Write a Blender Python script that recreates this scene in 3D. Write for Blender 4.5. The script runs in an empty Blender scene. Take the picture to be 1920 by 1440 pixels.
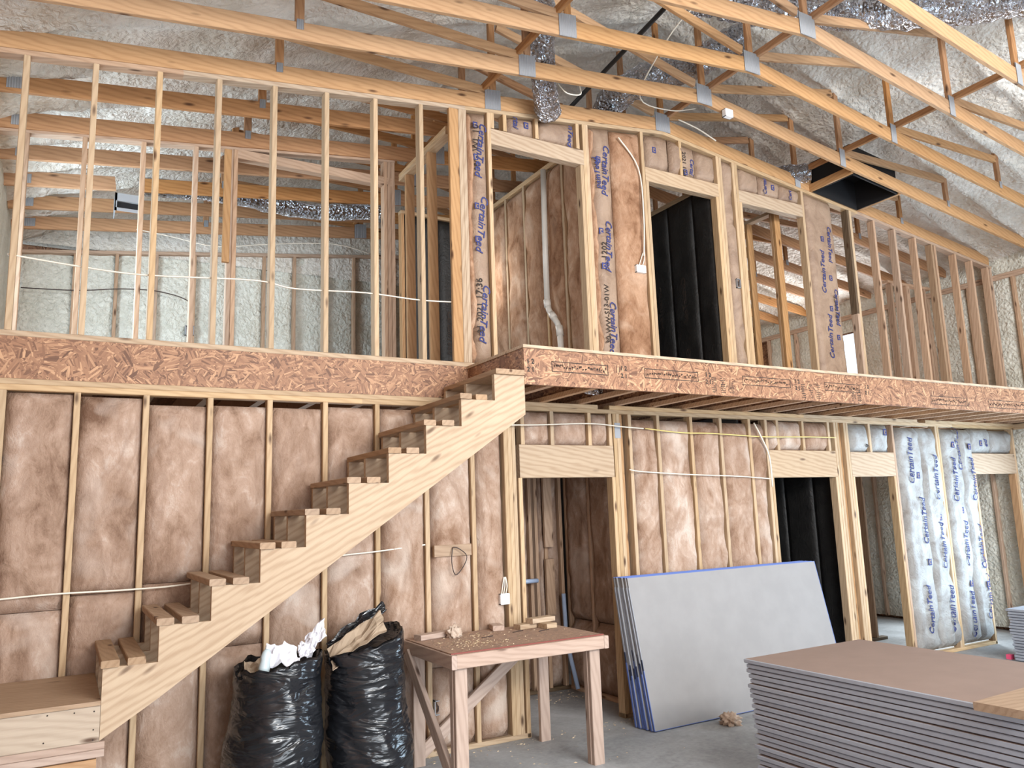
import bpy, bmesh, math, random
from mathutils import Vector, Matrix, noise
R = random.Random(7)
C = bpy.context.scene.collection
SC = bpy.context.scene

# ------------------------------------------------------------------ camera, world, lights, exposure
def srgb(r, g, b):
    f = lambda c: (c / 255 / 12.92) if c / 255 <= .04045 else ((c / 255 + .055) / 1.055) ** 2.4
    return (f(r), f(g), f(b), 1)

cam_d = bpy.data.cameras.new('camera')
cam = bpy.data.objects.new('camera', cam_d); C.objects.link(cam)
cam_d.sensor_fit = 'HORIZONTAL'; cam_d.sensor_width = 36; cam_d.lens = 1461.7 / 1920 * 36
cam_d.clip_start = .05; cam_d.clip_end = 200
yaw, pit, rol = math.radians(29.878), math.radians(9.288), math.radians(-1.965)
fwd = Vector((math.sin(yaw) * math.cos(pit), math.cos(yaw) * math.cos(pit), math.sin(pit)))
rt = fwd.cross(Vector((0, 0, 1))).normalized(); up = rt.cross(fwd)
r2 = math.cos(rol) * rt + math.sin(rol) * up; u2 = -math.sin(rol) * rt + math.cos(rol) * up
cam.matrix_world = Matrix(((r2.x, u2.x, -fwd.x, 0), (r2.y, u2.y, -fwd.y, 0), (r2.z, u2.z, -fwd.z, 1.79), (0, 0, 0, 1)))
SC.camera = cam

W = bpy.data.worlds.new('sky'); SC.world = W; W.use_nodes = True
bg = W.node_tree.nodes['Background']; bg.inputs[0].default_value = (.72, .86, 1, 1); bg.inputs[1].default_value = 1.6

def area(name, loc, rot, sx, sy, power, col):
    l = bpy.data.lights.new(name, 'AREA'); l.shape = 'RECTANGLE'; l.size = sx; l.size_y = sy; l.energy = power; l.color = col
    o = bpy.data.objects.new(name, l); C.objects.link(o); o.location = loc; o.rotation_euler = rot
    return o
H = math.pi / 2
# daylight through the openings of the building, and area lights set where none exists
area('daylight_patio_door', (10.93, 3.3, 1.1), (0, H, 0), 2.0, 2.9, 270, (.62, .82, 1))
area('daylight_garage_opening', (3.4, -3.4, 1.9), (-H, 0, math.pi), 7.5, 3.4, 380, (.90, .95, 1))
area('daylight_front_gable', (4.2, -3.4, 4.4), (-H, 0, math.pi), 5, 1.3, 600, (1, .98, .95))
area('loft_fill_west', (-.58, 7.75, 3.75), (0, -H, 0), 1.3, 1.2, 85, (.68, .86, 1))  # added lamp out of view, brightens the gable wall; no window here
area('loft_fill_stairs', (-.58, 6.38, 3.75), (0, -H, 0), 1.2, .8, 16, (.68, .86, 1))  # added fill for the loft framing, standing before unbroken foam
area('daylight_loft_window_east', (10.98, 8.25, 3.87), (0, H, 0), 1.23, .74, 75, (.95, .97, 1))
area('lower_room_fill', (10.93, 6.9, 1.25), (0, H, 0), 1.4, .7, 60, (.85, .95, 1))  # added lamp hidden behind the batts, lifts the foam inside the right doorways
area('bath_area_light', (3.9, 7.8, 4.4), (-H, 0, 0), .5, .6, 6, (1, .93, .85))  # area light inside the first loft room; the partition behind is solid
area('lower_back_area_light', (2.6, 9.9, 1.4), (-H, 0, 0), 1.6, 1.2, 25, (1, .95, .9))  # area light in front of closed rear sheathing, no window built
SC.view_settings.view_transform = 'Standard'; SC.view_settings.look = 'None'
SC.view_settings.gamma = 1; SC.view_settings.use_curve_mapping = False
SC.view_settings.exposure = 0.30
SC.cycles.use_denoising = True; SC.cycles.max_bounces = 8; SC.cycles.diffuse_bounces = 6
SC.cycles.sample_clamp_indirect = 8

# ------------------------------------------------------------------ materials
class NT:
    def __init__(s, name):
        s.m = bpy.data.materials.new(name); s.m.use_nodes = True; s.t = s.m.node_tree
        s.b = s.t.nodes['Principled BSDF']
    def n(s, typ, **kw):
        x = s.t.nodes.new(typ)
        for k, v in kw.items():
            if k.startswith('_'): setattr(x, k[1:], v)
            else:
                key = k.replace('__', ' ')
                x.inputs[int(key[1:]) if key[0] == 'i' and key[1:].isdigit() else key].default_value = v
        return x
    def l(s, a, b): s.t.links.new(a, b)
    def coord(s, scale=(1, 1, 1), rnd=True):
        tc = s.n('ShaderNodeTexCoord'); out = tc.outputs['Object']
        if rnd:
            oi = s.n('ShaderNodeObjectInfo'); mu = s.n('ShaderNodeVectorMath', _operation='MULTIPLY', i1=(61, 37, 23)); 
            s.l(oi.outputs['Random'], mu.inputs[0]); ad = s.n('ShaderNodeVectorMath', _operation='ADD')
            s.l(out, ad.inputs[0]); s.l(mu.outputs[0], ad.inputs[1]); out = ad.outputs[0]
        mp = s.n('ShaderNodeVectorMath', _operation='MULTIPLY', i1=scale); s.l(out, mp.inputs[0])
        return mp.outputs[0]
    def noise(s, vec, scale, detail=3, rough=.55, dist=0):
        x = s.n('ShaderNodeTexNoise', Scale=scale, Detail=detail, Roughness=rough, Distortion=dist); s.l(vec, x.inputs['Vector']); return x.outputs['Fac']
    def ramp(s, f, stops):
        x = s.n('ShaderNodeValToRGB'); e = x.color_ramp.elements
        while len(e) < len(stops): e.new(.5)
        for i, (p, c) in enumerate(stops): e[i].position = p; e[i].color = c
        s.l(f, x.inputs[0]); return x.outputs[0]
    def mix(s, f, a, b, mode='MIX'):
        x = s.n('ShaderNodeMix', _data_type='RGBA', _blend_type=mode)
        for v, i in ((f, 0), (a, 6), (b, 7)):
            if hasattr(v, 'links'): s.l(v, x.inputs[i])
            else: x.inputs[i].default_value = v
        return x.outputs[2]
    def math(s, op, a, b=0.0):
        x = s.n('ShaderNodeMath', _operation=op)
        for v, i in ((a, 0), (b, 1)):
            if hasattr(v, 'links'): s.l(v, x.inputs[i])
            else: x.inputs[i].default_value = v
        return x.outputs[0]
    def bump(s, h, st, d):
        x = s.n('ShaderNodeBump', Strength=st, Distance=d); s.l(h, x.inputs['Height']); s.l(x.outputs[0], s.b.inputs['Normal'])
    def col(s, c):
        if hasattr(c, 'links'): s.l(c, s.b.inputs['Base Color'])
        else: s.b.inputs['Base Color'].default_value = c
    def set(s, **kw):
        for k, v in kw.items(): s.b.inputs[k.replace('__', ' ')].default_value = v

def wood(name, a, b, knot=(70, 40, 22), rough=.65, var=.22, ring=1.0, knots=1.0, gscale=1.0):
    m = NT(name)
    v = m.coord((.9, 1, 1))
    vs = m.n('ShaderNodeVectorMath', _operation='MULTIPLY', i1=(.2, 1, 1)); m.l(v, vs.inputs[0])
    wv = m.n('ShaderNodeTexWave', _wave_type='BANDS', _bands_direction='DIAGONAL', Scale=15 * gscale, Distortion=5.0, Detail=2)
    wv.inputs['Detail Scale'].default_value = 1.1; m.l(vs.outputs[0], wv.inputs['Vector'])
    vf = m.n('ShaderNodeVectorMath', _operation='MULTIPLY', i1=(4, 130, 130)); m.l(v, vf.inputs[0])
    fib = m.noise(vf.outputs[0], 1.0, 2)
    vb = m.n('ShaderNodeVectorMath', _operation='MULTIPLY', i1=(1.2, 6, 6)); m.l(v, vb.inputs[0])
    big = m.noise(vb.outputs[0], 1.0, 3)
    wpow = m.math('POWER', wv.outputs['Fac'], 2.0)
    f = m.math('ADD', m.math('MULTIPLY', wpow, .24 * ring), m.math('ADD', m.math('MULTIPLY', fib, .35), m.math('MULTIPLY', big, .45)))
    c = m.ramp(f, [(.25, srgb(*a)), (1.0, srgb(*b))])
    vk = m.n('ShaderNodeVectorMath', _operation='MULTIPLY', i1=(3.1, 9, 9)); m.l(v, vk.inputs[0])
    vo = m.n('ShaderNodeTexVoronoi', Scale=1.0); m.l(vk.outputs[0], vo.inputs['Vector'])
    kf = m.ramp(vo.outputs['Distance'], [(.0, (knots, knots, knots, 1)), (.07, (knots * .8,) * 3 + (1,)), (.16, (0, 0, 0, 1))])
    c = m.mix(kf, c, srgb(*knot))
    oi = m.n('ShaderNodeObjectInfo')
    hv = m.n('ShaderNodeHueSaturation'); m.l(c, hv.inputs['Color'])
    mr = m.n('ShaderNodeMapRange'); m.l(oi.outputs['Random'], mr.inputs[0]); mr.inputs[3].default_value = 1 - var; mr.inputs[4].default_value = 1 + var * .6
    m.l(mr.outputs[0], hv.inputs['Value'])
    sat = m.math('ADD', m.math('MULTIPLY', m.math('FRACT', m.math('MULTIPLY', oi.outputs['Random'], 13.7)), .2), .85)
    m.l(sat, hv.inputs['Saturation'])
    m.col(hv.outputs[0]); m.set(Roughness=rough); m.b.inputs['Specular IOR Level'].default_value = .25
    m.bump(fib, .25, .002)
    return m.m

M = {}
M['stud'] = wood('stud_lumber', (198, 170, 134), (162, 130, 94), var=.14)
M['pink_stud'] = wood('weathered_stud_lumber', (196, 166, 140), (152, 120, 94), var=.14)
M['truss'] = wood('truss_pine', (190, 150, 106), (146, 104, 66), var=.10)
M['oldtruss'] = wood('dark_truss_pine', (184, 136, 90), (130, 86, 50), var=.14)
M['pale'] = wood('pale_lumber', (190, 167, 140), (158, 130, 102), var=.05, ring=1.5, knots=.8)
M['tread'] = wood('tread_lumber', (172, 144, 116), (132, 104, 78), var=.12)
M['bench'] = wood('bench_lumber', (190, 166, 150), (152, 126, 110), var=.14)
M['landing'] = wood('landing_rim_lumber', (186, 170, 152), (156, 138, 120), var=.05)
M['dirty'] = wood('wet_dark_lumber', (112, 92, 70), (62, 48, 36), var=.1)
M['ijoist'] = wood('joist_lumber', (212, 176, 142), (164, 124, 92), var=.12)

def fiberglass(name, cols, dark=.55):
    m = NT(name); v = m.coord((1, 1, 1))
    st = m.n('ShaderNodeVectorMath', _operation='MULTIPLY', i1=(1.0, 1.0, .55)); m.l(v, st.inputs[0])
    a = m.noise(st.outputs[0], 3.2, 5, .55, 1.2)
    b = m.noise(st.outputs[0], 9, 5, .68, 1.4)
    f2 = m.noise(st.outputs[0], 55, 3, .65, 1.5)
    f = m.math('ADD', m.math('MULTIPLY', a, .62), m.math('ADD', m.math('MULTIPLY', b, .28), m.math('MULTIPLY', f2, .14)))
    c = m.ramp(f, [(.36, srgb(*cols[0])), (.48, srgb(*cols[1])), (.58, srgb(*cols[2])), (.70, srgb(*cols[3]))])
    w1 = m.noise(v, 2.4, 3, .5, .6); wd = m.math('ABSOLUTE', m.math('SUBTRACT', m.noise(st.outputs[0], 2.2, 3, .6, 1.2), .5))
    c = m.mix(m.ramp(wd, [(0, (.28, .28, .28, 1)), (.05, (0, 0, 0, 1))]), c, srgb(*cols[0]))
    c = m.mix(m.ramp(w1, [(.56, (0, 0, 0, 1)), (.72, (.55, .55, .55, 1))]), c, srgb(*cols[3]))
    m.col(c); m.set(Roughness=.95); m.b.inputs['Specular IOR Level'].default_value = .05
    m.bump(m.math('ADD', b, m.math('MULTIPLY', f2, .4)), .5, .02)
    return m.m
M['batt'] = fiberglass('pink_tan_fiberglass', [(114, 88, 72), (156, 130, 112), (176, 151, 134), (200, 184, 172)])
M['batt_lit'] = fiberglass('lit_tan_fiberglass', [(128, 98, 78), (164, 137, 118), (184, 160, 143), (206, 192, 180)])  # same fiberglass, colour lightened for the batts lit near the doorway
M['batt_red'] = fiberglass('russet_fiberglass', [(116, 82, 60), (160, 124, 98), (182, 148, 122), (204, 178, 156)])

M['fluff'] = fiberglass('loose_fluff', [(150, 124, 104), (188, 166, 148), (206, 188, 172), (224, 212, 200)])
def paper(name, base, dk):
    m = NT(name); v = m.coord((1, 1, 1))
    a = m.noise(v, 5, 4, .6, .8); b = m.noise(v, 40, 3, .6)
    m.col(m.ramp(a, [(.3, srgb(*dk)), (.6, srgb(*base))])); m.set(Roughness=.6)
    m.bump(m.math('ADD', m.noise(v, 16, 3, .5, 2.0), m.math('MULTIPLY', b, .2)), .6, .012)
    return m.m
M['kraft'] = paper('brown_kraft_paper', (158, 134, 114), (132, 108, 90))
M['kraft_daylit'] = paper('daylit_kraft_paper', (160, 160, 158), (128, 122, 117))  # kraft paper with the pale cool daylight put into its colour
M['black'] = paper('black_facing', (34, 33, 32), (22, 21, 21))

def plain(name, c, rough=.5, metal=0, bump=None, var=.93):
    m = NT(name); m.set(Roughness=rough, Metallic=metal)
    v = m.coord((1, 1, 1)); f = m.noise(v, 6, 3)
    lo = tuple(x * var for x in srgb(*c)[:3]) + (1,)
    m.col(m.ramp(f, [(.35, lo), (.65, srgb(*c))]))
    if bump: m.bump(m.noise(v, bump[0], 3), bump[1], bump[2])
    return m.m
M['ink_blue'] = plain('blue_ink', (50, 57, 112), .75)
M['ink_black'] = plain('black_ink', (52, 42, 36), .8)
M['white_plastic'] = plain('white_plastic', (236, 238, 240), .35)
M['wire'] = plain('white_cable_sheath', (232, 224, 208), .45)
M['wire_yellow'] = plain('yellow_cable_sheath', (226, 204, 128), .45)
M['wire_dark'] = plain('dark_cable_sheath', (60, 44, 40), .5)
M['pvc'] = plain('white_pipe_plastic', (214, 210, 202), .35)
M['pvc_blue'] = plain('pale_blue_pipe_plastic', (168, 186, 214), .35)
M['galv'] = plain('galvanized_steel', (158, 161, 166), .5, .35)
M['black_metal'] = plain('black_pipe', (20, 20, 22), .5)
M['liner'] = plain('black_duct_liner', (14, 14, 18), .75)
M['sheet_face'] = plain('grey_drywall_paper', (148, 146, 146), .85)
M['sheet_brown'] = plain('brown_drywall_paper', (138, 118, 108), .8)
M['sheet_edge'] = plain('grey_drywall_edge', (158, 163, 174), .75)
M['tape_blue'] = plain('blue_edge_tape', (92, 114, 178), .6)
M['tape_dark'] = plain('dark_edge_band', (50, 58, 84), .6)
M['white_paper'] = plain('white_paper', (236, 236, 244), .7)
M['brown_paper'] = plain('brown_paper', (170, 150, 128), .8)
M['clear_plastic'] = plain('milky_plastic', (196, 210, 214), .2)
M['chip'] = plain('pale_wood_chips', (228, 206, 172), .8)
M['redpaint'] = plain('red_painted_edge', (130, 66, 56), .6)
M['pink'] = plain('pink_plastic', (240, 90, 130), .5)

def mk_foam(name, a, b):
    m = NT(name); v = m.coord((1, 1, 1), False)
    n1 = m.noise(v, 2.2, 4, .6, .4); n2 = m.noise(v, 17, 4, .62, .8)
    vo = m.n('ShaderNodeTexVoronoi', Scale=26, _feature='SMOOTH_F1'); m.l(v, vo.inputs['Vector'])
    m.col(m.ramp(n1, [(.35, srgb(*b)), (.65, srgb(*a))])); m.set(Roughness=.55)
    m.bump(m.math('ADD', n2, m.math('MULTIPLY', vo.outputs['Distance'], .55)), .85, .045)
    return m.m
M['foam'] = mk_foam('spray_foam', (234, 230, 222), (212, 206, 194))
M['foam_wall'] = mk_foam('wall_spray_foam', (226, 226, 216), (208, 207, 194))

def mk_osb(name='strand_board', k_=1.0, dust=0.0):
    m = NT(name); tc = m.n('ShaderNodeTexCoord'); geo = tc.outputs['Object']
    last = None
    for i, (zs, off) in enumerate(((7, 0.0), (9, 5.3), (11, 9.1))):
        ad = m.n('ShaderNodeVectorMath', _operation='ADD', i1=(off, off * .7, off * 1.3)); m.l(geo, ad.inputs[0])
        z = m.n('ShaderNodeTexVoronoi', Scale=zs * 1.15); m.l(ad.outputs[0], z.inputs['Vector'])
        sp = m.n('ShaderNodeSeparateColor'); m.l(z.outputs['Color'], sp.inputs[0])
        ang = m.math('MULTIPLY', m.math('SUBTRACT', sp.outputs[0], .5), 3.0)
        vr = m.n('ShaderNodeVectorRotate', _rotation_type='Y_AXIS'); m.l(ad.outputs[0], vr.inputs['Vector']); m.l(ang, vr.inputs['Angle'])
        sc = m.n('ShaderNodeVectorMath', _operation='MULTIPLY', i1=(8, 25, 80)); m.l(vr.outputs[0], sc.inputs[0])
        st = m.n('ShaderNodeTexVoronoi', Scale=1.0); m.l(sc.outputs[0], st.inputs['Vector'])
        s2 = m.n('ShaderNodeSeparateColor'); m.l(st.outputs['Color'], s2.inputs[0])
        c = m.ramp(s2.outputs[0], [(0, srgb(*[c * k_ for c in (98, 64, 44)])), (.3, srgb(*[c * k_ for c in (136, 96, 70)])), (.75, srgb(*[c * k_ for c in (158, 116, 86)])), (1, srgb(*[c * k_ for c in (192, 150, 114)]))])
        if last is None: last = c; hh = s2.outputs[1]
        else:
            last = m.mix(m.math('GREATER_THAN', s2.outputs[2], .55), last, c)
    if dust: last = m.mix(dust, last, srgb(160, 140, 126))
    m.col(last); m.set(Roughness=.6); m.bump(hh, .35, .004)
    return m.m
M['osb'] = mk_osb(); M['osb_dusty'] = mk_osb('dusty_strand_board', 1.0, .6); M['osb_dusty'].node_tree.nodes['Principled BSDF'].inputs['Roughness'].default_value = .8

def mk_concrete():
    m = NT('concrete_slab'); v = m.coord((1, 1, 1), False)
    a = m.noise(v, 1.3, 5, .6, .5); b = m.noise(v, 30, 4, .6)
    f = m.math('ADD', m.math('MULTIPLY', a, .75), m.math('MULTIPLY', b, .25))
    m.col(m.ramp(f, [(.35, srgb(126, 127, 128)), (.5, srgb(154, 156, 158)), (.65, srgb(176, 178, 181))])); m.set(Roughness=.6)
    m.bump(b, .15, .004); return m.m
M['concrete'] = mk_concrete()

def mk_foil():
    m = NT('crinkled_foil'); v = m.coord((1, 1, 1))
    m.col((.58, .59, .63, 1)); m.set(Metallic=1, Roughness=.22)
    vo = m.n('ShaderNodeTexVoronoi', Scale=30, _feature='F1'); m.l(v, vo.inputs['Vector'])
    m.bump(m.math('ADD', vo.outputs['Distance'], m.math('MULTIPLY', m.noise(v, 14, 3, .7, 1.5), 1.6)), 1.0, .09)
    return m.m
M['foil'] = mk_foil()

def mk_bag():
    m = NT('black_bin_liner'); v = m.coord((1, 1, 1))
    m.col((.012, .013, .016, 1)); m.set(Roughness=.2); m.b.inputs['Specular IOR Level'].default_value = .55
    st = m.n('ShaderNodeVectorMath', _operation='MULTIPLY', i1=(.8, .8, 2.6)); m.l(v, st.inputs[0])
    m.bump(m.math('ADD', m.noise(st.outputs[0], 4, 2, .4, 1.4), m.math('MULTIPLY', m.noise(st.outputs[0], 11, 2, .5, 1.0), .14)), .8, .05)
    return m.m
M['bag'] = mk_bag()

# ------------------------------------------------------------------ helpers
def tag(o, label=None, cat=None, group=None, kind=None):
    if label: o['label'] = label
    if cat: o['category'] = cat
    if group: o['group'] = group
    if kind: o['kind'] = kind
    return o

def empty(name, loc, label=None, cat=None, group=None, kind=None):
    o = bpy.data.objects.new(name, None); C.objects.link(o); o.location = loc; o.empty_display_size = .1
    o.matrix_basis = Matrix.Translation(loc)
    return tag(o, label, cat, group, kind)

WM = {}
def wm(o): return WM.get(o.name, o.matrix_basis)

def place(name, mesh, mat_world, parent=None):
    o = bpy.data.objects.new(name, mesh); C.objects.link(o)
    WM[o.name] = mat_world.copy()
    if parent:
        o.parent = parent; o.matrix_basis = wm(parent).inverted() @ mat_world
    else: o.matrix_basis = mat_world
    return o

def mesh(name, verts, faces, mat, smooth=False):
    me = bpy.data.meshes.new(name); me.from_pydata([tuple(v) for v in verts], [], faces); me.validate()
    for mm in (mat if isinstance(mat, (list, tuple)) else [mat]): me.materials.append(mm)
    if smooth: me.polygons.foreach_set('use_smooth', [True] * len(me.polygons))
    me.update(); return me

def obj(name, verts, faces, mat, parent=None, smooth=False):
    """mesh given in world coordinates, origin moved to the bottom centre of its box"""
    vs = [Vector(v) for v in verts]
    lo = Vector([min(v[i] for v in vs) for i in range(3)]); hi = Vector([max(v[i] for v in vs) for i in range(3)])
    c = Vector(((lo.x + hi.x) / 2, (lo.y + hi.y) / 2, lo.z))
    return place(name, mesh(name, [v - c for v in vs], faces, mat, smooth), Matrix.Translation(c), parent)

BF = [(0, 3, 2, 1), (4, 5, 6, 7), (0, 1, 5, 4), (1, 2, 6, 5), (2, 3, 7, 6), (3, 0, 4, 7)]
def boxv(x0, x1, y0, y1, z0, z1):
    return [(x0, y0, z0), (x1, y0, z0), (x1, y1, z0), (x0, y1, z0), (x0, y0, z1), (x1, y0, z1), (x1, y1, z1), (x0, y1, z1)]
def box(name, x0, x1, y0, y1, z0, z1, mat, parent=None): return obj(name, boxv(x0, x1, y0, y1, z0, z1), BF, mat, parent)

class MB:
    def __init__(s): s.v = []; s.f = []; s.mi = []
    def add(s, v, f, mi=0):
        o = len(s.v); s.v += [Vector(x) for x in v]; s.f += [tuple(i + o for i in q) for q in f]; s.mi += [mi] * len(f)
    def box(s, *a, mi=0): s.add(boxv(*a), BF, mi)
    def bar(s, a, b, w, t, upv=(0, 0, 1), mi=0):
        a = Vector(a); b = Vector(b); d = (b - a).normalized(); u = Vector(upv); sd = d.cross(u).normalized(); u = sd.cross(d)
        q = []
        for p in (a, b):
            q += [p - sd * t / 2 - u * w / 2, p + sd * t / 2 - u * w / 2, p + sd * t / 2 + u * w / 2, p - sd * t / 2 + u * w / 2]
        s.add(q, BF, mi)
    def build(s, name, mat, parent=None, smooth=False):
        o = obj(name, s.v, s.f, mat, parent, smooth); o.data.polygons.foreach_set('material_index', s.mi[:len(o.data.polygons)]) if len(s.mi) == len(o.data.polygons) else None
        return o

bcache = {}
def board(name, a, b, w, t, mat, parent=None, wide=(0, 1, 0)):
    """lumber from a to b, its local X along the grain, width w along 'wide', thickness t"""
    a = Vector(a); b = Vector(b); L = (b - a).length; d = (b - a) / L
    y = Vector(wide); y = (y - d * y.dot(d)).normalized(); z = d.cross(y)
    key = (round(L, 3), w, t, mat.name)
    if key not in bcache:
        e = min(.004, t * .12); hw, ht = w / 2, t / 2
        prof = [(-hw + e, -ht), (hw - e, -ht), (hw, -ht + e), (hw, ht - e), (hw - e, ht), (-hw + e, ht), (-hw, ht - e), (-hw, -ht + e)]
        v = [(x, p, q) for x in (0, L) for p, q in prof]
        f = [tuple(range(7, -1, -1)), tuple(range(8, 16))] + [(i, (i + 1) % 8, 8 + (i + 1) % 8, 8 + i) for i in range(8)]
        bcache[key] = mesh(name, v, f, mat)
    mw = Matrix(((d.x, y.x, z.x, a.x), (d.y, y.y, z.y, a.y), (d.z, y.z, z.z, a.z), (0, 0, 0, 1)))
    return place(name, bcache[key], mw, parent)

def tube_vf(pts, r, n=8, closed_ends=True):
    pts = [Vector(p) for p in pts]; v = []; f = []; prev = None
    rr = r if isinstance(r, (list, tuple)) else [r] * len(pts)
    for i, p in enumerate(pts):
        t = (pts[min(i + 1, len(pts) - 1)] - pts[max(i - 1, 0)]).normalized()
        if prev is None: prev = t.orthogonal().normalized()
        u = (prev - t * prev.dot(t)).normalized(); prev = u; w = t.cross(u)
        for k in range(n):
            a = 2 * math.pi * k / n; v.append(p + (u * math.cos(a) + w * math.sin(a)) * rr[i])
    for i in range(len(pts) - 1):
        for k in range(n):
            f.append((i * n + k, i * n + (k + 1) % n, (i + 1) * n + (k + 1) % n, (i + 1) * n + k))
    if closed_ends: f += [tuple(range(n - 1, -1, -1)), tuple((len(pts) - 1) * n + k for k in range(n))]
    return v, f
def smooth_path(pts, k=5):
    pts = [Vector(p) for p in pts]; out = []
    for i in range(len(pts) - 1):
        p0, p1, p2, p3 = pts[max(i - 1, 0)], pts[i], pts[i + 1], pts[min(i + 2, len(pts) - 1)]
        for j in range(k):
            t = j / k
            out.append(.5 * ((2 * p1) + (p2 - p0) * t + (2 * p0 - 5 * p1 + 4 * p2 - p3) * t * t + (3 * p1 - p0 - 3 * p2 + p3) * t ** 3))
    return out + [pts[-1]]
def cable(name, pts, mat, label, r=.006, n=6, cat='cable', group=None, parent=None):
    v, f = tube_vf(smooth_path(pts), r, n)
    o = obj(name, v, f, mat, parent, True)
    return tag(o, label, cat, group) if not parent else o

def fb(x, y, z, s): return noise.noise(Vector((x * s, y * s, z * s)))

# ---- insulation batts: a soft slab with a bulging front, in the plane of a wall facing -Y (axis 'y') or -X (axis 'x')
def batt(name, u0, u1, z0, z1, n0, mat, parent, axis='y', amp=.018, thick=.075, seed=0, crease=.012, ztop=None, puff=.02, edge=.035, fold=0.0):
    nu = max(4, int((u1 - u0) / .045)); nz = max(5, int((z1 - z0) / .075))
    W_ = u1 - u0
    def surf(u, z):
        e = min(u - u0, u1 - u); ez = min(z - z0, (z1 - z) if ztop is None else max(0, ztop(u) - z))
        ed = min(1, max(0, e / min(.05, W_ * .25))) ** .5 * min(1, max(0, ez / .06)) ** .5
        b = amp * (fb(u, seed * 3.1, z, 3.3) + .6 * fb(u + 9, seed, z, 8)) 
        cr = -crease * max(0, 1 - abs(fb(u * 1.6, seed * 1.7 + 4, z * .45, 4.0)) * 7)
        b += fold * math.sin(u * 48 + 3.5 * fb(u * .4, seed, z * .5, 2)) * (.6 + fb(seed, 2, z, 1.5))
        return (ed - 1) * edge + (puff + b + cr) * ed
    V = []; F = []
    P = (lambda u, n, z: (u, n0 - n, z)) if axis == 'y' else (lambda u, n, z: (n0 - n, u, z))
    for j in range(nz + 1):
        for i in range(nu + 1):
            u = u0 + W_ * i / nu; zt = z1 if ztop is None else ztop(u); z = z0 + (zt - z0) * j / nz
            jit = .004 * fb(seed, j * .7, i * .3, 1) if i in (0, nu) else 0
            V.append(P(u + jit, surf(u, z), z))
    for j in range(nz):
        for i in range(nu):
            a = j * (nu + 1) + i; q = (a, a + 1, a + nu + 2, a + nu + 1)
            F.append(q if axis == 'y' else q[::-1])
    ring = [i for i in range(nu + 1)] + [(j * (nu + 1) + nu) for j in range(1, nz + 1)] + [nz * (nu + 1) + i for i in range(nu - 1, -1, -1)] + [j * (nu + 1) for j in range(nz - 1, 0, -1)]
    o = len(V)
    for r in ring:
        p = list(V[r]); p[1 if axis == 'y' else 0] = n0 + thick; V.append(tuple(p))
    k = len(ring)
    for i in range(k):
        q = (ring[i], o + i, o + (i + 1) % k, ring[(i + 1) % k]); F.append(q if axis == 'y' else q[::-1])
    F.append(tuple(range(o, o + k)) if axis == 'x' else tuple(range(o + k - 1, o - 1, -1)))
    b = obj(name, V, F, mat, parent, True)
    return b, surf, P

fcache = {}
def text_vf(body, size, shear=0, bold=0):
    key = (body, size, shear, bold)
    if key not in fcache:
        cu = bpy.data.curves.new('t', 'FONT'); cu.body = body; cu.size = size; cu.shear = shear; cu.align_x = 'LEFT'; cu.align_y = 'CENTER'
        cu.offset = bold; cu.resolution_u = 2; cu.fill_mode = 'FRONT' if hasattr(cu, 'fill_mode') and 'FRONT' in [e.identifier for e in cu.bl_rna.properties['fill_mode'].enum_items] else 'BOTH'
        cu.dimensions = '2D'
        t = bpy.data.objects.new('t', cu); C.objects.link(t)
        me = t.to_mesh(); v = [x.co.copy() for x in me.vertices]; f = [tuple(p.vertices) for p in me.polygons]
        t.to_mesh_clear(); bpy.data.objects.remove(t); bpy.data.curves.remove(cu)
        fcache[key] = (v, f)
    return fcache[key]

def lettering(bt, body, size, u, z, direction, mat, name='lettering', shear=.22, bold=.0015, tilt=0, lift=.003):
    """flat print draped over a batt; direction 'down', 'up' or 'right'"""
    o, surf, P = bt; v, f = text_vf(body, size, shear, bold); out = []
    a = {'down': -H, 'up': H, 'right': 0}[direction] + tilt
    ca, sa = math.cos(a), math.sin(a)
    sm = lambda a, b: max(max(surf(a + i * .022, b + j * .03) for i in (-1, 0, 1) for j in (-1, 0, 1)), -.01)
    for p in v:
        uu = u + p.x * ca - p.y * sa; zz = z + p.x * sa + p.y * ca
        out.append(P(uu, sm(uu, zz) + lift, zz))
    x = obj(name, out, f, mat, o); return x

def logo(bt, u, z, s=.045, mat=None):
    o, surf, P = bt; mb = MB(); h = s / 2
    n = surf(u, z) + .0045
    def q(a, b, c, d, m=0, dn=0): mb.add([P(u + x, n + dn, z + y) for x, y in ((a, c), (b, c), (b, d), (a, d))], [(0, 1, 2, 3)], m)
    q(-h, h, -h * 1.25, h * 1.25)
    q(-h * .5, h * .55, h * .3, h * .7, 1, .001); q(-h * .5, -h * .1, -h * .6, h * .4, 1, .001); q(-h * .5, h * .55, -h * .8, -h * .5, 1, .001)
    return mb.build('logo', [mat or M['ink_blue'], M['kraft']], o)

def nums(n): return ['first', 'second', 'third', 'fourth', 'fifth', 'sixth', 'seventh', 'eighth', 'ninth', 'tenth', 'eleventh', 'twelfth', 'thirteenth',
    'fourteenth', 'fifteenth', 'sixteenth', 'seventeenth', 'eighteenth', 'nineteenth', 'twentieth', 'twenty-first', 'twenty-second', 'twenty-third',
    'twenty-fourth', 'twenty-fifth', 'twenty-sixth', 'twenty-seventh', 'twenty-eighth', 'twenty-ninth', 'thirtieth'][n]

WY = 5.71          # room face of the long framed wall
XE, XWT = 11.0, -.64   # eave walls
YB = 10.0          # gable wall behind
XR = 5.18          # ridge
PL = 2.72          # top of lower plates
FL = 2.99          # loft floor
def zc(x): return 5.615 - .12 * abs(x - XR)      # underside of the truss bottom chords
def zr(x): return 5.0 + .32 * (XE - XR) - .32 * abs(x - XR)   # underside of the roof foam

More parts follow.
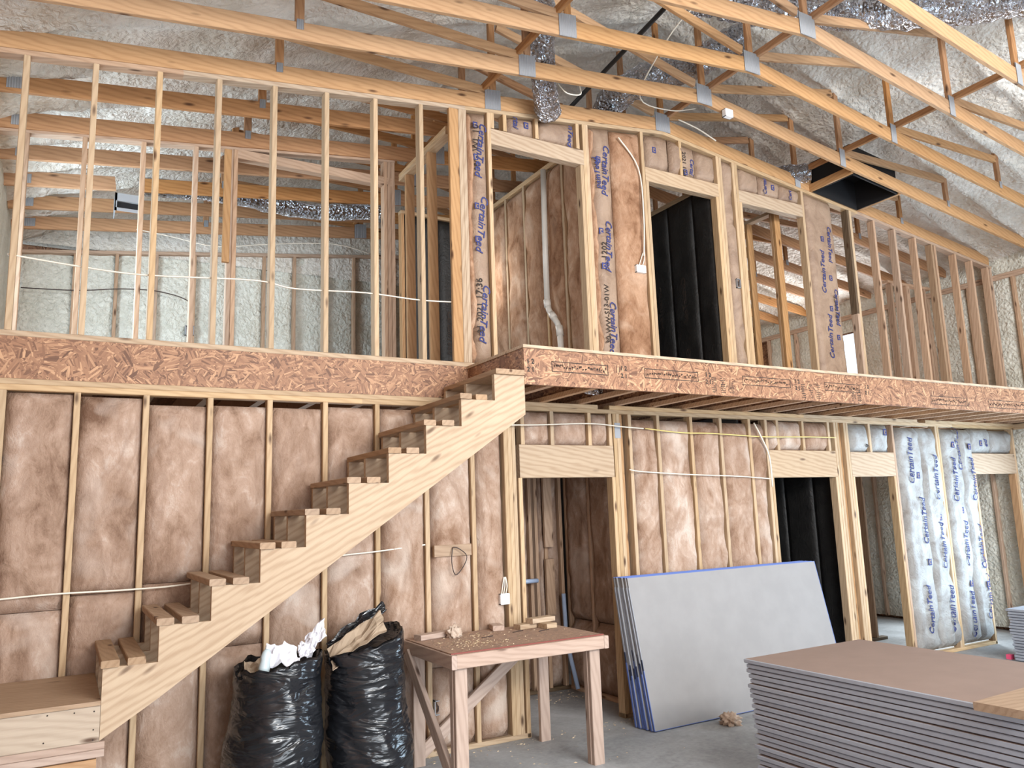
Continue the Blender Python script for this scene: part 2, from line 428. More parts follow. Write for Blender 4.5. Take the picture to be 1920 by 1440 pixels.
# ------------------------------------------------------------------ floor
box('floor', XWT - .2, XE + .2, -3.6, YB + .2, -.15, 0, M['concrete']); tag(bpy.data.objects['floor'], 'grey concrete slab floor of the unfinished room', None, None, 'structure')

# ------------------------------------------------------------------ spray-foamed roof
def foam_roof():
    V = []; F = []; st = .045
    xs = [XWT - .1 + i * st for i in range(int((XE - XWT + .2) / st) + 1)]
    ys = [1.2 + j * st for j in range(int((YB + .1 - 1.2) / st) + 1)]
    for y in ys:
        k = (y - WY) / .61; d = abs(k - round(k)) * .61
        rib = .05 * math.exp(-(d / .045) ** 2)
        for x in xs:
            h = .04 * fb(x, y, 0, 2.3) + .026 * fb(x, y, 3, 6.0) + .024 * abs(fb(x, y, 7, 11))
            V.append((x, y, zr(x) + .03 + h - rib * (1 + .5 * fb(x, y, 11, 2))))
    n = len(xs)
    for j in range(len(ys) - 1):
        for i in range(n - 1):
            a = j * n + i; F.append((a, a + n, a + n + 1, a + 1))
    # outer skin and the part over the camera
    o = len(V)
    for y in (-3.6, YB + .1):
        for x in (XWT - .1, XR, XE + .1): V.append((x, y, zr(x) + .28))
    F += [(o, o + 1, o + 4, o + 3), (o + 1, o + 2, o + 5, o + 4)]
    o = len(V)
    for y in (-3.6, 1.25):
        for x in (XWT - .1, XR, XE + .1): V.append((x, y, zr(x) + .06))
    F += [(o, o + 3, o + 4, o + 1), (o + 1, o + 4, o + 5, o + 2)]
    ob = obj('ceiling', V, F, M['foam'], None, True); tag(ob, 'lumpy off-white spray foam under the pitched roof', None, None, 'structure')
foam_roof()

def foam_panel(name, parent, axis, n0, u0, u1, z0, z1, sgn, mat, seed=0, ztop=None, st=.07, amp=1.0):
    """bumpy foam between studs; axis 'x': plane X=n0, 'y': plane Y=n0; sgn: direction of the room"""
    nu = max(2, int((u1 - u0) / st)); nz = max(2, int((z1 - z0) / st)); V = []; F = []
    for j in range(nz + 1):
        for i in range(nu + 1):
            u = u0 + (u1 - u0) * i / nu; zt = z1 if ztop is None else ztop(u); z = z0 + (zt - z0) * j / nz
            e = min(u - u0, u1 - u)
            n = amp * (.03 * fb(u, seed, z, 3) + .02 * fb(u, seed + 5, z, 9)) - .03 * max(0, 1 - e / .05)
            V.append((u, n0 + sgn * n, z) if axis == 'y' else (n0 + sgn * n, u, z))
    w = nu + 1
    for j in range(nz):
        for i in range(nu):
            a = j * w + i; F.append((a, a + 1, a + w + 1, a + w))
    o = len(V)
    for (u, z) in ((u0, z0), (u1, z0), (u1, z1 if ztop is None else ztop(u1)), (u0, z1 if ztop is None else ztop(u0))):
        V.append((u, n0 - sgn * .12, z) if axis == 'y' else (n0 - sgn * .12, u, z))
    F.append((o, o + 3, o + 2, o + 1))
    return obj(name, V, F, mat, parent, True)

# ------------------------------------------------------------------ outer walls
def wallroot(name, loc, label): return empty(name, loc, label, None, None, 'structure')

wr = wallroot('wall_right', (XE, 4, 0), 'foam-filled stud wall at the right eave of the building')
def right_wall():
    ys = [1.2 + .6096 * i for i in range(15)]
    for lev, (za, zb) in enumerate(((.04, 2.645), (2.75, 4.70))):
        for i in range(len(ys) - 1):
            a, b = ys[i], ys[i + 1]
            if b > YB: b = YB
            if a >= YB: break
            if lev == 0 and b > 2.0 and a < 4.8: continue
            if lev == 1 and a < 7.88 < b:
                foam_panel('foam_panel', wr, 'x', XE + .02, a, 7.88, za, zb, -1, M['foam_wall'], i + 20)
                for q in ((za, 3.25), (4.49, zb)): foam_panel('foam_panel', wr, 'x', XE + .02, 7.88, b, q[0], q[1], -1, M['foam_wall'], i + 21)
                continue
            if lev == 1 and a >= 7.88 and b <= 8.62:
                for q in ((za, 3.25), (4.49, zb)): foam_panel('foam_panel', wr, 'x', XE + .02, a, b, q[0], q[1], -1, M['foam_wall'], i + 24)
                continue
            if lev == 1 and a < 8.62 < b:
                foam_panel('foam_panel', wr, 'x', XE + .02, 8.62, b, za, zb, -1, M['foam_wall'], i + 22)
                for q in ((za, 3.25), (4.49, zb)): foam_panel('foam_panel', wr, 'x', XE + .02, a, 8.62, q[0], q[1], -1, M['foam_wall'], i + 23)
                continue
            foam_panel('foam_panel', wr, 'x', XE + .02, a, b, za, zb, -1, M['foam_wall'], i + 9 * lev)
    for y in ys:
        if y > YB: break
        if not 2.0 < y < 4.8: board('stud', (XE + .03, y, .038), (XE + .03, y, 2.645), .089, .038, M['pink_stud'], wr, (1, 0, 0))
        if not 7.88 < y < 8.62: board('stud', (XE + .03, y, 2.75), (XE + .03, y, 4.70), .089, .038, M['pink_stud'], wr, (1, 0, 0))
    for z in (4.719, 4.757): board('top_plate', (XE + .03, 1.0, z), (XE + .03, YB, z), .089, .037, M['pink_stud'], wr, (1, 0, 0))
    foam_panel('foam_panel', wr, 'x', XE + .02, 1.2, YB, 4.776, 5.03, -1, M['foam_wall'], 77)
    board('top_plate', (XE + .03, 1.0, 2.68), (XE + .03, YB, 2.68), .089, .075, M['stud'], wr, (1, 0, 0))
    board('header', (XE + .03, 1.7, 2.3), (XE + .03, 4.95, 2.3), .089, .24, M['stud'], wr, (1, 0, 0))
    for y in (4.83, 1.8): board('jamb', (XE + .03, y, 0), (XE + .03, y, 2.2), .1, .06, M['stud'], wr, (1, 0, 0))
    box('sheathing', XE + .1, XE + .14, -3.6, 1.8, 0, 5.1, M['osb'], wr)
    box('sheathing', XE + .1, XE + .14, 1.8, 4.85, 2.2, 5.1, M['osb'], wr)
    for q in ((4.85, 7.88, 0, 5.1), (7.88, 8.62, 0, 3.25), (7.88, 8.62, 4.49, 5.1), (8.62, YB + .2, 0, 5.1)): box('sheathing', XE + .1, XE + .14, q[0], q[1], q[2], q[3], M['osb'], wr)
    for y in (7.865, 8.635): board('jamb', (XE + .03, y, 3.2), (XE + .03, y, 4.55), .1, .03, M['stud'], wr, (1, 0, 0))
right_wall()
wl = wallroot('wall_left', (XWT, 4, 0), 'smooth foamed wall at the left eave of the building')
foam_panel('foam_panel', wl, 'x', XWT, WY + .1, YB, 2.99, 5.05, 1, M['foam_wall'], 3, None, .09, .5)
box('sheathing', XWT - .14, XWT - .1, -3.6, YB, 0, 5.05, M['osb'], wl)
wb = wallroot('wall_back', (5, YB, 0), 'foamed gable wall with raked studs behind the loft rooms')
def back_wall():
    gz = lambda x: zc(x) - .08
    xs = [-.60, -.03, .40, .83, 1.26, 1.68, 2.10, 2.49, 2.9, 3.3, 3.85] + [4.3 + .61 * i for i in range(12)]
    xs = [x for x in xs if x < XE]
    edges = xs + [XE]
    for i, a in enumerate(edges[:-1]):
        b = edges[i + 1]
        foam_panel('foam_panel', wb, 'y', YB + .06, a, b, 2.99, 5.0, -1, M['foam_wall'], i, gz, .06)
        board('stud', (a, YB + .02, 2.99), (a, YB + .02, gz(a)), .08, .038, M['pink_stud'], wb, (0, 1, 0))
    for a, b in ((XWT, XR), (XR, XE)):
        board('raked_plate', (a, YB + .02, gz(a) + .02), (b, YB + .02, gz(b) + .02), .09, .04, M['pink_stud'], wb, (0, 1, 0))
        foam_panel('foam_panel', wb, 'y', YB + .03, a, b, 5.0, 6.9, -1, M['foam'], 50, lambda x: zr(x) + .1, .09)
    box('sheathing', XWT - .1, XE + .1, YB + .2, YB + .24, 0, 7.0, M['osb'], wb)
back_wall()
wf = wallroot('wall_front', (5, -3.6, 0), 'wall behind the viewpoint with wide openings')
for a in ((XWT, -.4, 0, 5.1), (7.2, XE, 0, 5.1), (-.4, 7.2, 3.6, 3.75)): box('sheathing', a[0], a[1], -3.64, -3.6, a[2], a[3], M['osb'], wf)
box('sheathing', -.4, 1.6, -3.64, -3.6, 3.75, 5.1, M['osb'], wf)

# ------------------------------------------------------------------ long framed wall, lower storey
low = wallroot('wall_lower', (4.5, WY, 0), 'ground-floor stud wall packed with pinkish tan fiberglass batts')
YC = WY + .0445
def vstud(x, z0, z1, par, mat='stud', y=YC, w=.089, t=.038, flat=False, name='stud'):
    return board(name, (x, y, z0), (x, y, z1), w, t, M[mat], par, (1, 0, 0) if flat else (0, 1, 0))
def hboard(name, x0, x1, z, par, h=.038, d=.089, mat='stud', y=YC):
    return board(name, (x0, y, z + h / 2), (x1, y, z + h / 2), d, h, M[mat], par, (0, 1, 0))
for a, b in ((-.64, 3.351), (4.291, 6.364), (7.33, 7.649), (8.34, 9.98), (10.87, XE)): hboard('sole_plate', a, b, 0, low)
hboard('sole_plate', 7.649, 8.34, 0, low, mat='dirty')
for a, b in ((-.64, 1.95), (1.95, 4.58), (4.58, 7.35), (7.35, 9.6), (9.6, XE)): hboard('top_plate', a, b, 2.645, low)
for a, b in ((-.64, 2.9), (2.9, 4.17), (4.30, 6.9), (6.9, 8.9), (9.06, XE)): hboard('top_plate', a, b, 2.683, low)
G = [.04 + .4064 * k for k in range(-1, 8)]
for x in G: vstud(x, .038, 2.645, low)
for x in (3.199, 3.237, 3.275): vstud(x, .038, 2.645, low)
vstud(3.332, 0, 2.067, low, name='trimmer')
vstud(4.31, 0, 2.067, low, name='trimmer'); vstud(4.35, .038, 2.645, low); vstud(4.39, .038, 2.645, low)
vstud(4.445, .038, 2.645, low, 'truss', WY + .07, .062, .038, True)
for x in (4.525, 4.865, 5.28, 5.67, 6.07, 6.31): vstud(x, .038, 2.645, low)
vstud(6.35, 0, 2.045, low, name='trimmer')
vstud(7.345, 0, 2.045, low, name='trimmer'); vstud(7.385, .038, 2.645, low); vstud(7.425, .038, 2.645, low)
vstud(7.485, .038, 2.645, low, 'truss', WY + .06, .075, .038, True)
for x in (7.55, 7.59): vstud(x, .038, 2.645, low)
vstud(7.63, 0, 2.045, low, name='trimmer'); vstud(8.36, 0, 2.045, low, name='trimmer'); vstud(8.40, .038, 2.645, low, 'pink_stud')
for x in (9.25, 9.29): vstud(x, .038, 2.645, low)
vstud(9.97, 0, 2.06, low, name='trimmer'); vstud(10.9, 0, 2.06, low, name='trimmer', mat='truss'); vstud(10.945, .038, 2.645, low)
for x0, x1, z0, z1, mt in ((3.33, 4.32, 2.067, 2.35, 'pale'), (6.33, 7.36, 2.045, 2.33, 'pale'), (7.61, 8.38, 2.045, 2.32, 'pale'), (9.9, 10.92, 2.06, 2.32, 'pale')):
    board('header', (x0, YC, (z0 + z1) / 2), (x1, YC, (z0 + z1) / 2), z1 - z0, .088, M[mt], low, (0, 0, 1))
for x, z in ((3.37, 2.35), (3.67, 2.35), (4.07, 2.35), (4.30, 2.35), (6.48, 2.33), (6.87, 2.33), (7.28, 2.33), (7.98, 2.32)): vstud(x, z, 2.645, low, name='cripple')
# batts
def bay(a, b, z0, z1, par, mat, seed, **kw): return batt('insulation_batt', a + .02, b - .02, z0, z1, WY + .008, M[mat], par, 'y', seed=seed, **kw)
gx = G
for i in range(len(gx) - 1):
    top = 2.645 - (.01, .02, .06, .05, .05, .03, .03, .02)[i]
    split = (1.28, 1.36, 1.40, .95, .75, .55, None, .62)[i]
    mt = 'batt' if i < 6 else 'batt_lit'
    pf = .012 if i < 6 else .035
    if split and i < 6:
        bay(gx[i], gx[i + 1], .04, split, low, mt, i + 40, puff=pf); bay(gx[i], gx[i + 1], split + .004, top, low, mt, i, puff=pf)
    elif split:
        bay(gx[i], gx[i + 1], .04, split, low, mt, i + 40, puff=.045, amp=.03); bay(gx[i], gx[i + 1], split + .01, top, low, mt, i, puff=pf, amp=.03)
    else: bay(gx[i], gx[i + 1], .04, top, low, mt, i, puff=pf, amp=.03)
bay(2.885, 3.18, .04, 2.63, low, 'batt_lit', 9, puff=.04, amp=.03); 
for a, b, s in ((4.545, 4.865, 10), (4.865, 5.28, 11), (5.28, 5.67, 12), (5.67, 6.07, 13), (6.07, 6.29, 14)):
    bay(a, b, .04, 2.60, low, 'batt_lit', s, puff=.03, amp=.03, crease=.02)
for a, b, z, s in ((3.37, 3.67, 2.35, 15), (3.67, 4.07, 2.35, 16), (4.07, 4.30, 2.35, 17), (6.33, 6.48, 2.33, 18), (6.48, 6.87, 2.33, 19), (6.87, 7.28, 2.33, 20)):
    bay(a, b, z, 2.635, low, 'batt_lit', s, puff=.03, amp=.02)
# paper-faced batts at the far right
def kbay(a, b, z0, z1, par, mat, seed, **kw): return batt('paper_faced_batt', a, b, z0, z1, WY + .01, M[mat], par, 'y', seed=seed, **kw)
K = []
K.append(kbay(7.66, 7.965, 2.32, 2.635, low, 'kraft_daylit', 30, amp=.02)); K.append(kbay(7.995, 8.33, 2.32, 2.635, low, 'kraft_daylit', 31, amp=.02))
k1 = kbay(8.44, 8.86, .06, 2.62, low, 'kraft_daylit', 32, amp=.03, crease=.02, puff=.04, fold=.014)
k2 = kbay(8.87, 9.22, .06, 2.62, low, 'kraft_daylit', 33, amp=.03, crease=.02, puff=.04, fold=.014)
k3 = kbay(9.32, 9.66, .06, 2.62, low, 'kraft_daylit', 34, amp=.03, crease=.02, puff=.04, fold=.014)
k4 = kbay(9.67, 9.95, .06, 2.62, low, 'kraft_daylit', 35, amp=.03, crease=.02, puff=.04, fold=.014)
k5 = kbay(9.99, 10.42, 2.33, 2.635, low, 'kraft_daylit', 36, amp=.025); k6 = kbay(10.43, 10.9, 2.33, 2.62, low, 'kraft_daylit', 37, amp=.025)
BR = 'CertainTeed'
for kb, us in ((k1, ((8.62, 1.95), (8.74, 1.25), (8.66, .25))), (k2, ((9.08, 1.75), (9.06, .95), (9.08, .22))), (k3, ((9.44, 1.72), (9.52, .95), (9.50, .12), (9.60, 2.1))), (k4, ((9.82, 1.72), (9.84, .9), (9.86, .3)))):
    for u, z in us: lettering(kb, BR, .105, u, z, 'up', M['ink_blue'], tilt=-.06)
for kb, u, z in ((k1, 8.74, 2.05), (k1, 8.76, 1.05), (k2, 9.10, 1.55), (k3, 9.55, 1.62), (k3, 9.5, 2.42), (k3, 9.56, .75), (k4, 9.84, 2.4), (k4, 9.86, .72), (k5, 10.16, 2.45)): logo(kb, u, z, .06)
lettering(k5, 'ed', .1, 10.28, 2.4, 'up', M['ink_blue']); logo(K[1], 8.22, 2.55, .06)
lettering(K[0], '9', .09, 7.9, 2.36, 'up', M['ink_black']); 

# ------------------------------------------------------------------ loft floor and balcony
bf = empty('loft_floor', (6, WY, PL), 'loft floor and projecting balcony with strand board rim', None, None, 'structure')
box('deck_panel', XWT, XE, WY + .0, YB + .1, FL - .02, FL, M['osb'], bf)
box('deck_panel', 2.85, XE, 4.78, WY - .001, FL - .02, FL + .002, M['pale'], bf)
rim_left = box('rim_board', XWT, 2.862, WY, WY + .028, PL, FL - .02, M['osb'], bf)
box('rim_board', 2.862, 2.89, 4.824, WY, 2.70, FL - .02, M['osb'], bf)
rim_a = box('rim_board', 2.862, 7.33, 4.796, 4.824, 2.70, FL - .02, M['osb'], bf)
rim_b = box('rim_board', 7.334, XE, 4.796, 4.824, 2.70, FL - .02, M['osb'], bf)
def ijoist(x):
    mb = MB(); y0, y1 = 4.826, 9.95
    mb.box(x - .03, x + .03, y0, y1, 2.722, 2.76); mb.box(x - .03, x + .03, y0, y1, 2.932, 2.969); mb.box(x - .006, x + .006, y0, y1, 2.76, 2.932, mi=1)
    return mb.build('floor_joist', [M['ijoist'], M['osb']], bf)
for k in range(20): ijoist(3.18 + .4064 * k)
board('blocking', (2.89, 4.87, 2.74), (3.02, 4.87, 2.74), .09, .04, M['pale'], bf, (0, 1, 0))
for k in range(9): 
    x = -.3 + .4064 * k
    if x < 2.8: box('floor_joist', x - .03, x + .03, WY + .03, YB, 2.722, 2.965, M['ijoist'], bf)
def stamp(par, x0, x1, z0, z1, seed, dense=False, boxes=True):
    r = random.Random(seed); mb = MB(); y = 4.7945
    def q(a, b, c, d): mb.add([(a, y, c), (b, y, c), (b, y, d), (a, y, d)], [(0, 1, 2, 3)])
    if boxes:
        t = .006; q(x0, x1, z0, z0 + t); q(x0, x1, z1 - t, z1); q(x0, x0 + t, z0, z1); q(x1 - t, x1, z0, z1)
    z = (z0 + z1) / 2; x = x0 + .02
    while x < x1 - .03:
        w = r.uniform(.006, .02); h = r.uniform(.01, .024) * (1.6 if dense else 1)
        zz = z + r.uniform(-.012, .012)
        q(x, x + w, zz, zz + .008); q(x, x + .006, zz - h / 2, zz + h / 2)
        if r.random() < .5: q(x + w - .004, x + w, zz - h / 2, zz + h / 3)
        x += w + r.uniform(.003, .012)
    return mb.build('stamp', M['ink_black'], par)
def rimtext(par, body, size, x, z, rot=0):
    v, f = text_vf(body, size, 0, .002); ca, sa = math.cos(rot), math.sin(rot)
    obj('lettering', [(x + p.x * ca - p.y * sa, 4.7945, z + p.x * sa + p.y * ca) for p in v], f, M['ink_black'], par)
for i, (a, b, s) in enumerate(((3.10, 3.62, 1), (3.98, 4.55, 2), (5.06, 5.66, 3), (6.12, 6.62, 4))): stamp(rim_a, a, b, 2.805 , 2.885, s)
stamp(rim_b, 7.75, 8.4, 2.74, 2.83, 8); stamp(rim_b, 8.8, 9.7, 2.74, 2.83, 9)
for x in (2.885, 3.74, 4.63, 5.72, 6.7):
    rimtext(rim_a, '1 2', .05, x, 2.87, math.pi / 2 * 0); rimtext(rim_a, '2 1', .05, x, 2.81)
for x, s in ((4.70, 11), (4.80, 12), (4.9, 13), (5.80, 14), (5.9, 15), (6.0, 16), (6.5, 17), (6.58, 18)):
    rr = random.Random(s); mb = MB()
    for k in range(8):
        z = 2.725 + k * .017
        for j in range(3):
            if rr.random() < .75: mb.add([(x + j * .018, 4.7945, z), (x + j * .018 + .014, 4.7945, z), (x + j * .018 + .014, 4.7945, z + .007), (x + j * .018, 4.7945, z + .007)], [(0, 1, 2, 3)])
    mb.build('stamp', M['ink_black'], rim_a)

# ------------------------------------------------------------------ long framed wall, loft storey
upw = wallroot('wall_upper', (4.5, WY, FL), 'loft stud wall under the first truss, open studs and doorways')
SP = FL + .038
def zp(x): return 5.575 - .12 * abs(x - XR)      # underside of the raked top plate
for a, b in ((-.64, 2.9), (2.9, 3.155), (4.12, 4.93), (5.87, 6.24), (7.2, XE)): hboard('sole_plate', a, b, FL, upw, mat='pale')
for a, b, mt in ((XWT, .6, 'pink_stud'), (.6, 2.9, 'pale'), (2.9, XR, 'stud'), (XR, 8.2, 'stud'), (8.2, XE, 'pink_stud')):
    board('top_plate', (a, YC, zp(a) + .019), (b, YC, zp(b) + .019), .089, .037, M[mt], upw, (0, 1, 0))
def ust(x, mat='stud', z0=SP, top=None, **kw): return vstud(x, z0, zp(x) if top is None else top, upw, mat, **kw)
for k in range(-1, 7): ust(.04 + .4064 * k)
vstud(2.785, SP, zp(2.785), upw, 'truss', WY + .019, .089, .038, True); ust(2.85, 'pale'); ust(2.888, 'pale')
ust(3.135, 'stud'); ust(4.135, 'stud', top=5.03, name='trimmer'); ust(4.175); ust(4.205); ust(4.89); ust(4.93, top=5.02, name='trimmer')
ust(5.88, top=5.02, name='trimmer'); ust(5.92); ust(5.96); ust(6.15); ust(6.19); ust(6.225, top=5.02, name='trimmer')
ust(7.225); 
for x, mt in ((8.06, 'stud'), (8.50, 'pink_stud'), (8.90, 'pink_stud'), (9.31, 'pink_stud'), (9.72, 'pink_stud'), (10.16, 'pink_stud'), (10.53, 'pink_stud'), (10.9, 'pink_stud'), (10.97, 'pink_stud')): ust(x, mt)
vstud(8.02, 3.95, zp(8.02), upw, 'dirty'); vstud(8.02, SP, 3.95, upw, 'pink_stud'); ust(9.655, 'tread')
for x0, x1, z0, z1, mt in ((3.14, 4.165, 5.035, 5.185, 'pale'), (4.91, 5.93, 5.02, 5.17, 'pale'), (6.17, 7.21, 5.015, 5.16, 'pale')):
    board('header', (x0, YC, (z0 + z1) / 2), (x1, YC, (z0 + z1) / 2), z1 - z0, .088, M[mt], upw, (0, 0, 1))
for x, z in ((3.17, 5.19), (3.30, 5.19), (3.64, 5.19), (4.10, 5.19), (5.40, 5.17)): ust(x, 'stud', z, name='cripple')
batt('insulation_batt', 2.909, 2.965, SP, 5.30, WY + .02, M['batt_red'], upw, 'y', seed=63, amp=.05, crease=.04, puff=.03, ztop=lambda x: zp(x) - .005)
batt('insulation_batt', 4.226, 4.28, SP, 5.45, WY + .02, M['batt_red'], upw, 'y', seed=64, amp=.05, crease=.04, puff=.03, ztop=lambda x: zp(x) - .005)
u1 = batt('paper_faced_batt', 2.945, 3.112, SP, 5.30, WY + .012, M['kraft'], upw, 'y', seed=50, amp=.02, ztop=lambda x: zp(x) - .005)
u2 = batt('paper_faced_batt', 4.262, 4.50, SP, 5.45, WY + .012, M['kraft'], upw, 'y', seed=51, amp=.025, crease=.02, ztop=lambda x: zp(x) - .005)
batt('insulation_batt', 4.505, 4.868, SP, 5.45, WY + .005, M['batt_red'], upw, 'y', seed=52, amp=.02, puff=.03, ztop=lambda x: zp(x) - .02)
u3 = batt('paper_faced_batt', 3.325, 3.62, 5.19, 5.4, WY + .015, M['kraft'], upw, 'y', seed=53, amp=.01, ztop=lambda x: zp(x) - .004)
u4 = batt('paper_faced_batt', 3.665, 4.08, 5.19, 5.4, WY + .015, M['kraft'], upw, 'y', seed=54, amp=.01, ztop=lambda x: zp(x) - .004)
u5 = batt('paper_faced_batt', 4.96, 5.27, 5.175, 5.5, WY + .03, M['kraft'], upw, 'y', seed=55, amp=.008, ztop=lambda x: zp(x) - .004)
u6 = batt('paper_faced_batt', 5.28, 5.62, 5.175, 5.5, WY + .02, M['kraft'], upw, 'y', seed=56, amp=.008, ztop=lambda x: zp(x) - .004)
u7 = batt('paper_faced_batt', 5.63, 5.90, 5.175, 5.5, WY + .02, M['kraft'], upw, 'y', seed=57, amp=.008, ztop=lambda x: zp(x) - .004)
batt('insulation_batt', 5.985, 6.13, SP, 5.4, WY + .005, M['kraft'], upw, 'y', seed=58, amp=.02, crease=.05, ztop=lambda x: zp(x) - .004)
u8 = batt('paper_faced_batt', 6.25, 6.55, 5.165, 5.4, WY + .015, M['kraft'], upw, 'y', seed=59, amp=.008, ztop=lambda x: zp(x) - .004)
u9 = batt('paper_faced_batt', 6.56, 6.88, 5.165, 5.4, WY + .015, M['kraft'], upw, 'y', seed=60, amp=.008, ztop=lambda x: zp(x) - .004)
u9b = batt('paper_faced_batt', 6.89, 7.2, 5.165, 5.35, WY + .015, M['kraft'], upw, 'y', seed=61, amp=.008, ztop=lambda x: zp(x) - .004)
u10 = batt('paper_faced_batt', 7.25, 7.71, SP, 5.3, WY - .005, M['kraft'], upw, 'y', seed=62, amp=.012, ztop=lambda x: zp(x) + .0)
for z in (5.20, 4.52, 3.72): lettering(u1, BR, .1, 3.06, z, 'down', M['ink_blue'], tilt=-.12)
for z in (5.2, 4.9, 4.45, 4.15): logo(u1, 2.985, z - .03, .045)
lettering(u1, '31 2021 17:36', .085, 2.99, 3.28, 'up', M['ink_black'], shear=0, bold=.001)
lettering(u1, 'WV WL 10', .09, 2.99, 4.75, 'up', M['ink_black'], shear=0, bold=0)
for z in (5.28, 4.52, 3.72): lettering(u2, BR, .1, 4.41, z, 'down', M['ink_blue'], tilt=-.08)
lettering(u2, 'painTeed', .085, 4.305, 4.82, 'up', M['ink_blue'], tilt=.04)
for z in (5.12, 4.4, 4.05): logo(u2, 4.32, z, .05)
lettering(u2, '30-WW-S13-01W', .075, 4.335, 3.3, 'up', M['ink_black'], shear=0, bold=.001); lettering(u2, '1202', .085, 4.335, 4.12, 'up', M['ink_black'], shear=0, bold=.001)
lettering(u3, 'rtai', .085, 3.42, 5.36, 'down', M['ink_blue'], tilt=-.1); logo(u3, 3.52, 5.29, .05)
lettering(u4, 'nTeed', .08, 4.02, 5.40, 'down', M['ink_blue'], tilt=-.1)
logo(u5, 5.05, 5.38, .05); lettering(u6, '2021 12:1', .07, 5.44, 5.44, 'down', M['ink_black'], shear=0, bold=.001); lettering(u6, 'Certai', .07, 5.55, 5.38, 'down', M['ink_blue'], tilt=-.08)
logo(u6, 5.46, 5.22, .05)
lettering(u9, 'Certai', .07, 6.62, 5.18, 'up', M['ink_blue']); logo(u9, 6.74, 5.28, .05); lettering(u9b, 'Cert', .06, 7.02, 5.18, 'up', M['ink_blue'])
for u, z, d in ((7.42, 4.12, 'up'), (7.44, 3.36, 'up')): lettering(u10, BR, .1, u, z, d, M['ink_blue'], tilt=-.05)
for u, z in ((7.60, 4.95), (7.62, 4.2)): lettering(u10, BR, .085, u, z, 'down', M['ink_blue'], tilt=-.06)
for u, z in ((7.47, 4.78), (7.55, 4.32), (7.5, 3.95), (7.58, 3.62)): logo(u10, u, z, .05)
lettering(u10, 'RD FACE', .08, 7.60, 3.80, 'up', M['ink_black'], shear=0, bold=0)

# ------------------------------------------------------------------ partitions behind, loft
pc = wallroot('wall_closet', (1, 6.95, FL), 'raked stud partition behind the left part of the loft wall')
zk = lambda x: 5.03 + .12 * (x - .5)
YP = 6.995
for dz in (.019, .057): board('top_plate', (XWT, YP, zk(XWT) + dz), (2.72, YP, zk(2.72) + dz), .089, .037, M['pink_stud'], pc, (0, 1, 0))
board('sole_plate', (XWT, YP, FL + .019), (2.72, YP, FL + .019), .089, .038, M['pink_stud'], pc, (0, 1, 0))
for x in (-.41, 0.0, .44, .86, 1.155, 1.195, 2.62, 2.66, 2.70): board('stud', (x, YP, SP), (x, YP, zk(x)), .089, .038, M['pink_stud'], pc, (0, 1, 0))
board('header', (1.2, YP, 5.08), (2.7, YP, 5.08), .088, .089, M['pink_stud'], pc, (0, 1, 0))
wbl = wallroot('wall_bath_left', (2.785, 7.5, FL), 'stud partition running back from the loft corner post')
for y in (6.20, 6.73): board('stud', (2.785, y, SP), (2.785, y, 5.08), .089, .038, M['truss'], wbl, (1, 0, 0))
for dz in (.019, .057): board('top_plate', (2.785, WY + .09, 5.08 + dz), (2.785, 6.9, 5.08 + dz), .089, .037, M['stud'], wbl, (1, 0, 0))
board('sole_plate', (2.785, WY + .09, FL + .019), (2.785, 6.9, FL + .019), .089, .038, M['stud'], wbl, (1, 0, 0))
wbb = wallroot('wall_bath_back', (3.7, 7.95, FL), 'dark faced partition behind the first loft room')
for i, x in enumerate((3.2, 3.6, 4.0)):
    bkb = batt('black_faced_batt', x + .02, x + .38, SP, 5.2, 7.95, M['black'], wbb, 'y', seed=140 + i, amp=.01)
    board('stud', (x, 7.99, SP), (x, 7.99, 5.2), .089, .038, M['truss'], wbb, (0, 1, 0))
    if i == 1: lettering(bkb, BR, .1, x + .16, 4.1, 'down', M['ink_black'], lift=.003)
board('top_plate', (3.18, 7.99, 5.22), (4.25, 7.99, 5.22), .089, .038, M['stud'], wbb, (0, 1, 0))
wbr = wallroot('wall_bath_right', (4.3, 7.5, FL), 'tall insulated partition seen through the first loft doorway')
for y in (6.26, 6.62, 7.03, 7.44, 7.85, 8.3, 8.7, 9.1, 9.5): board('stud', (4.305, y, SP), (4.305, y, 5.36), .089, .038, M['stud'], wbr, (1, 0, 0))
board('top_plate', (4.305, WY + .09, 5.385), (4.305, 9.98, 5.385), .089, .05, M['stud'], wbr, (1, 0, 0))
board('sole_plate', (4.305, WY + .09, FL + .019), (4.305, 9.98, FL + .019), .089, .038, M['stud'], wbr, (1, 0, 0))
ysb = [WY + .1, 6.26, 6.62, 7.03, 7.44, 7.85, 8.3, 8.7, 9.1, 9.5]
for i in range(len(ysb) - 1): batt('insulation_batt', ysb[i] + .02, ysb[i + 1] - .02, SP, 5.35, 4.268, M['batt_red'], wbr, 'x', seed=70 + i, amp=.025, puff=.025)
wk = wallroot('wall_closet_dark', (5.9, 7.5, FL), 'partition lined with black faced insulation behind the second loft doorway')
ysb = [WY + .1] + [6.1 + .4064 * i for i in range(10)]
board('top_plate', (5.905, WY + .09, 5.205), (5.905, 9.98, 5.205), .089, .05, M['stud'], wk, (1, 0, 0))
for i in range(len(ysb) - 1):
    if ysb[i + 1] > 9.98: break
    b = batt('black_faced_batt', ysb[i] + .003, ysb[i + 1] - .003, FL, 5.18, 5.87, M['black'], wk, 'x', seed=90 + i, amp=.012, puff=.006, crease=.006, edge=.007)
    if i in (1, 2, 3):
        for z in (3.5, 4.3): lettering(b, BR, .1, ysb[i] + .2, z, 'down', M['ink_black'], lift=.003)
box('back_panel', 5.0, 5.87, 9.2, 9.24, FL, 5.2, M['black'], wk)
box('side_panel', 5.0, 5.03, 5.82, 9.2, FL, 5.2, M['black'], wk)
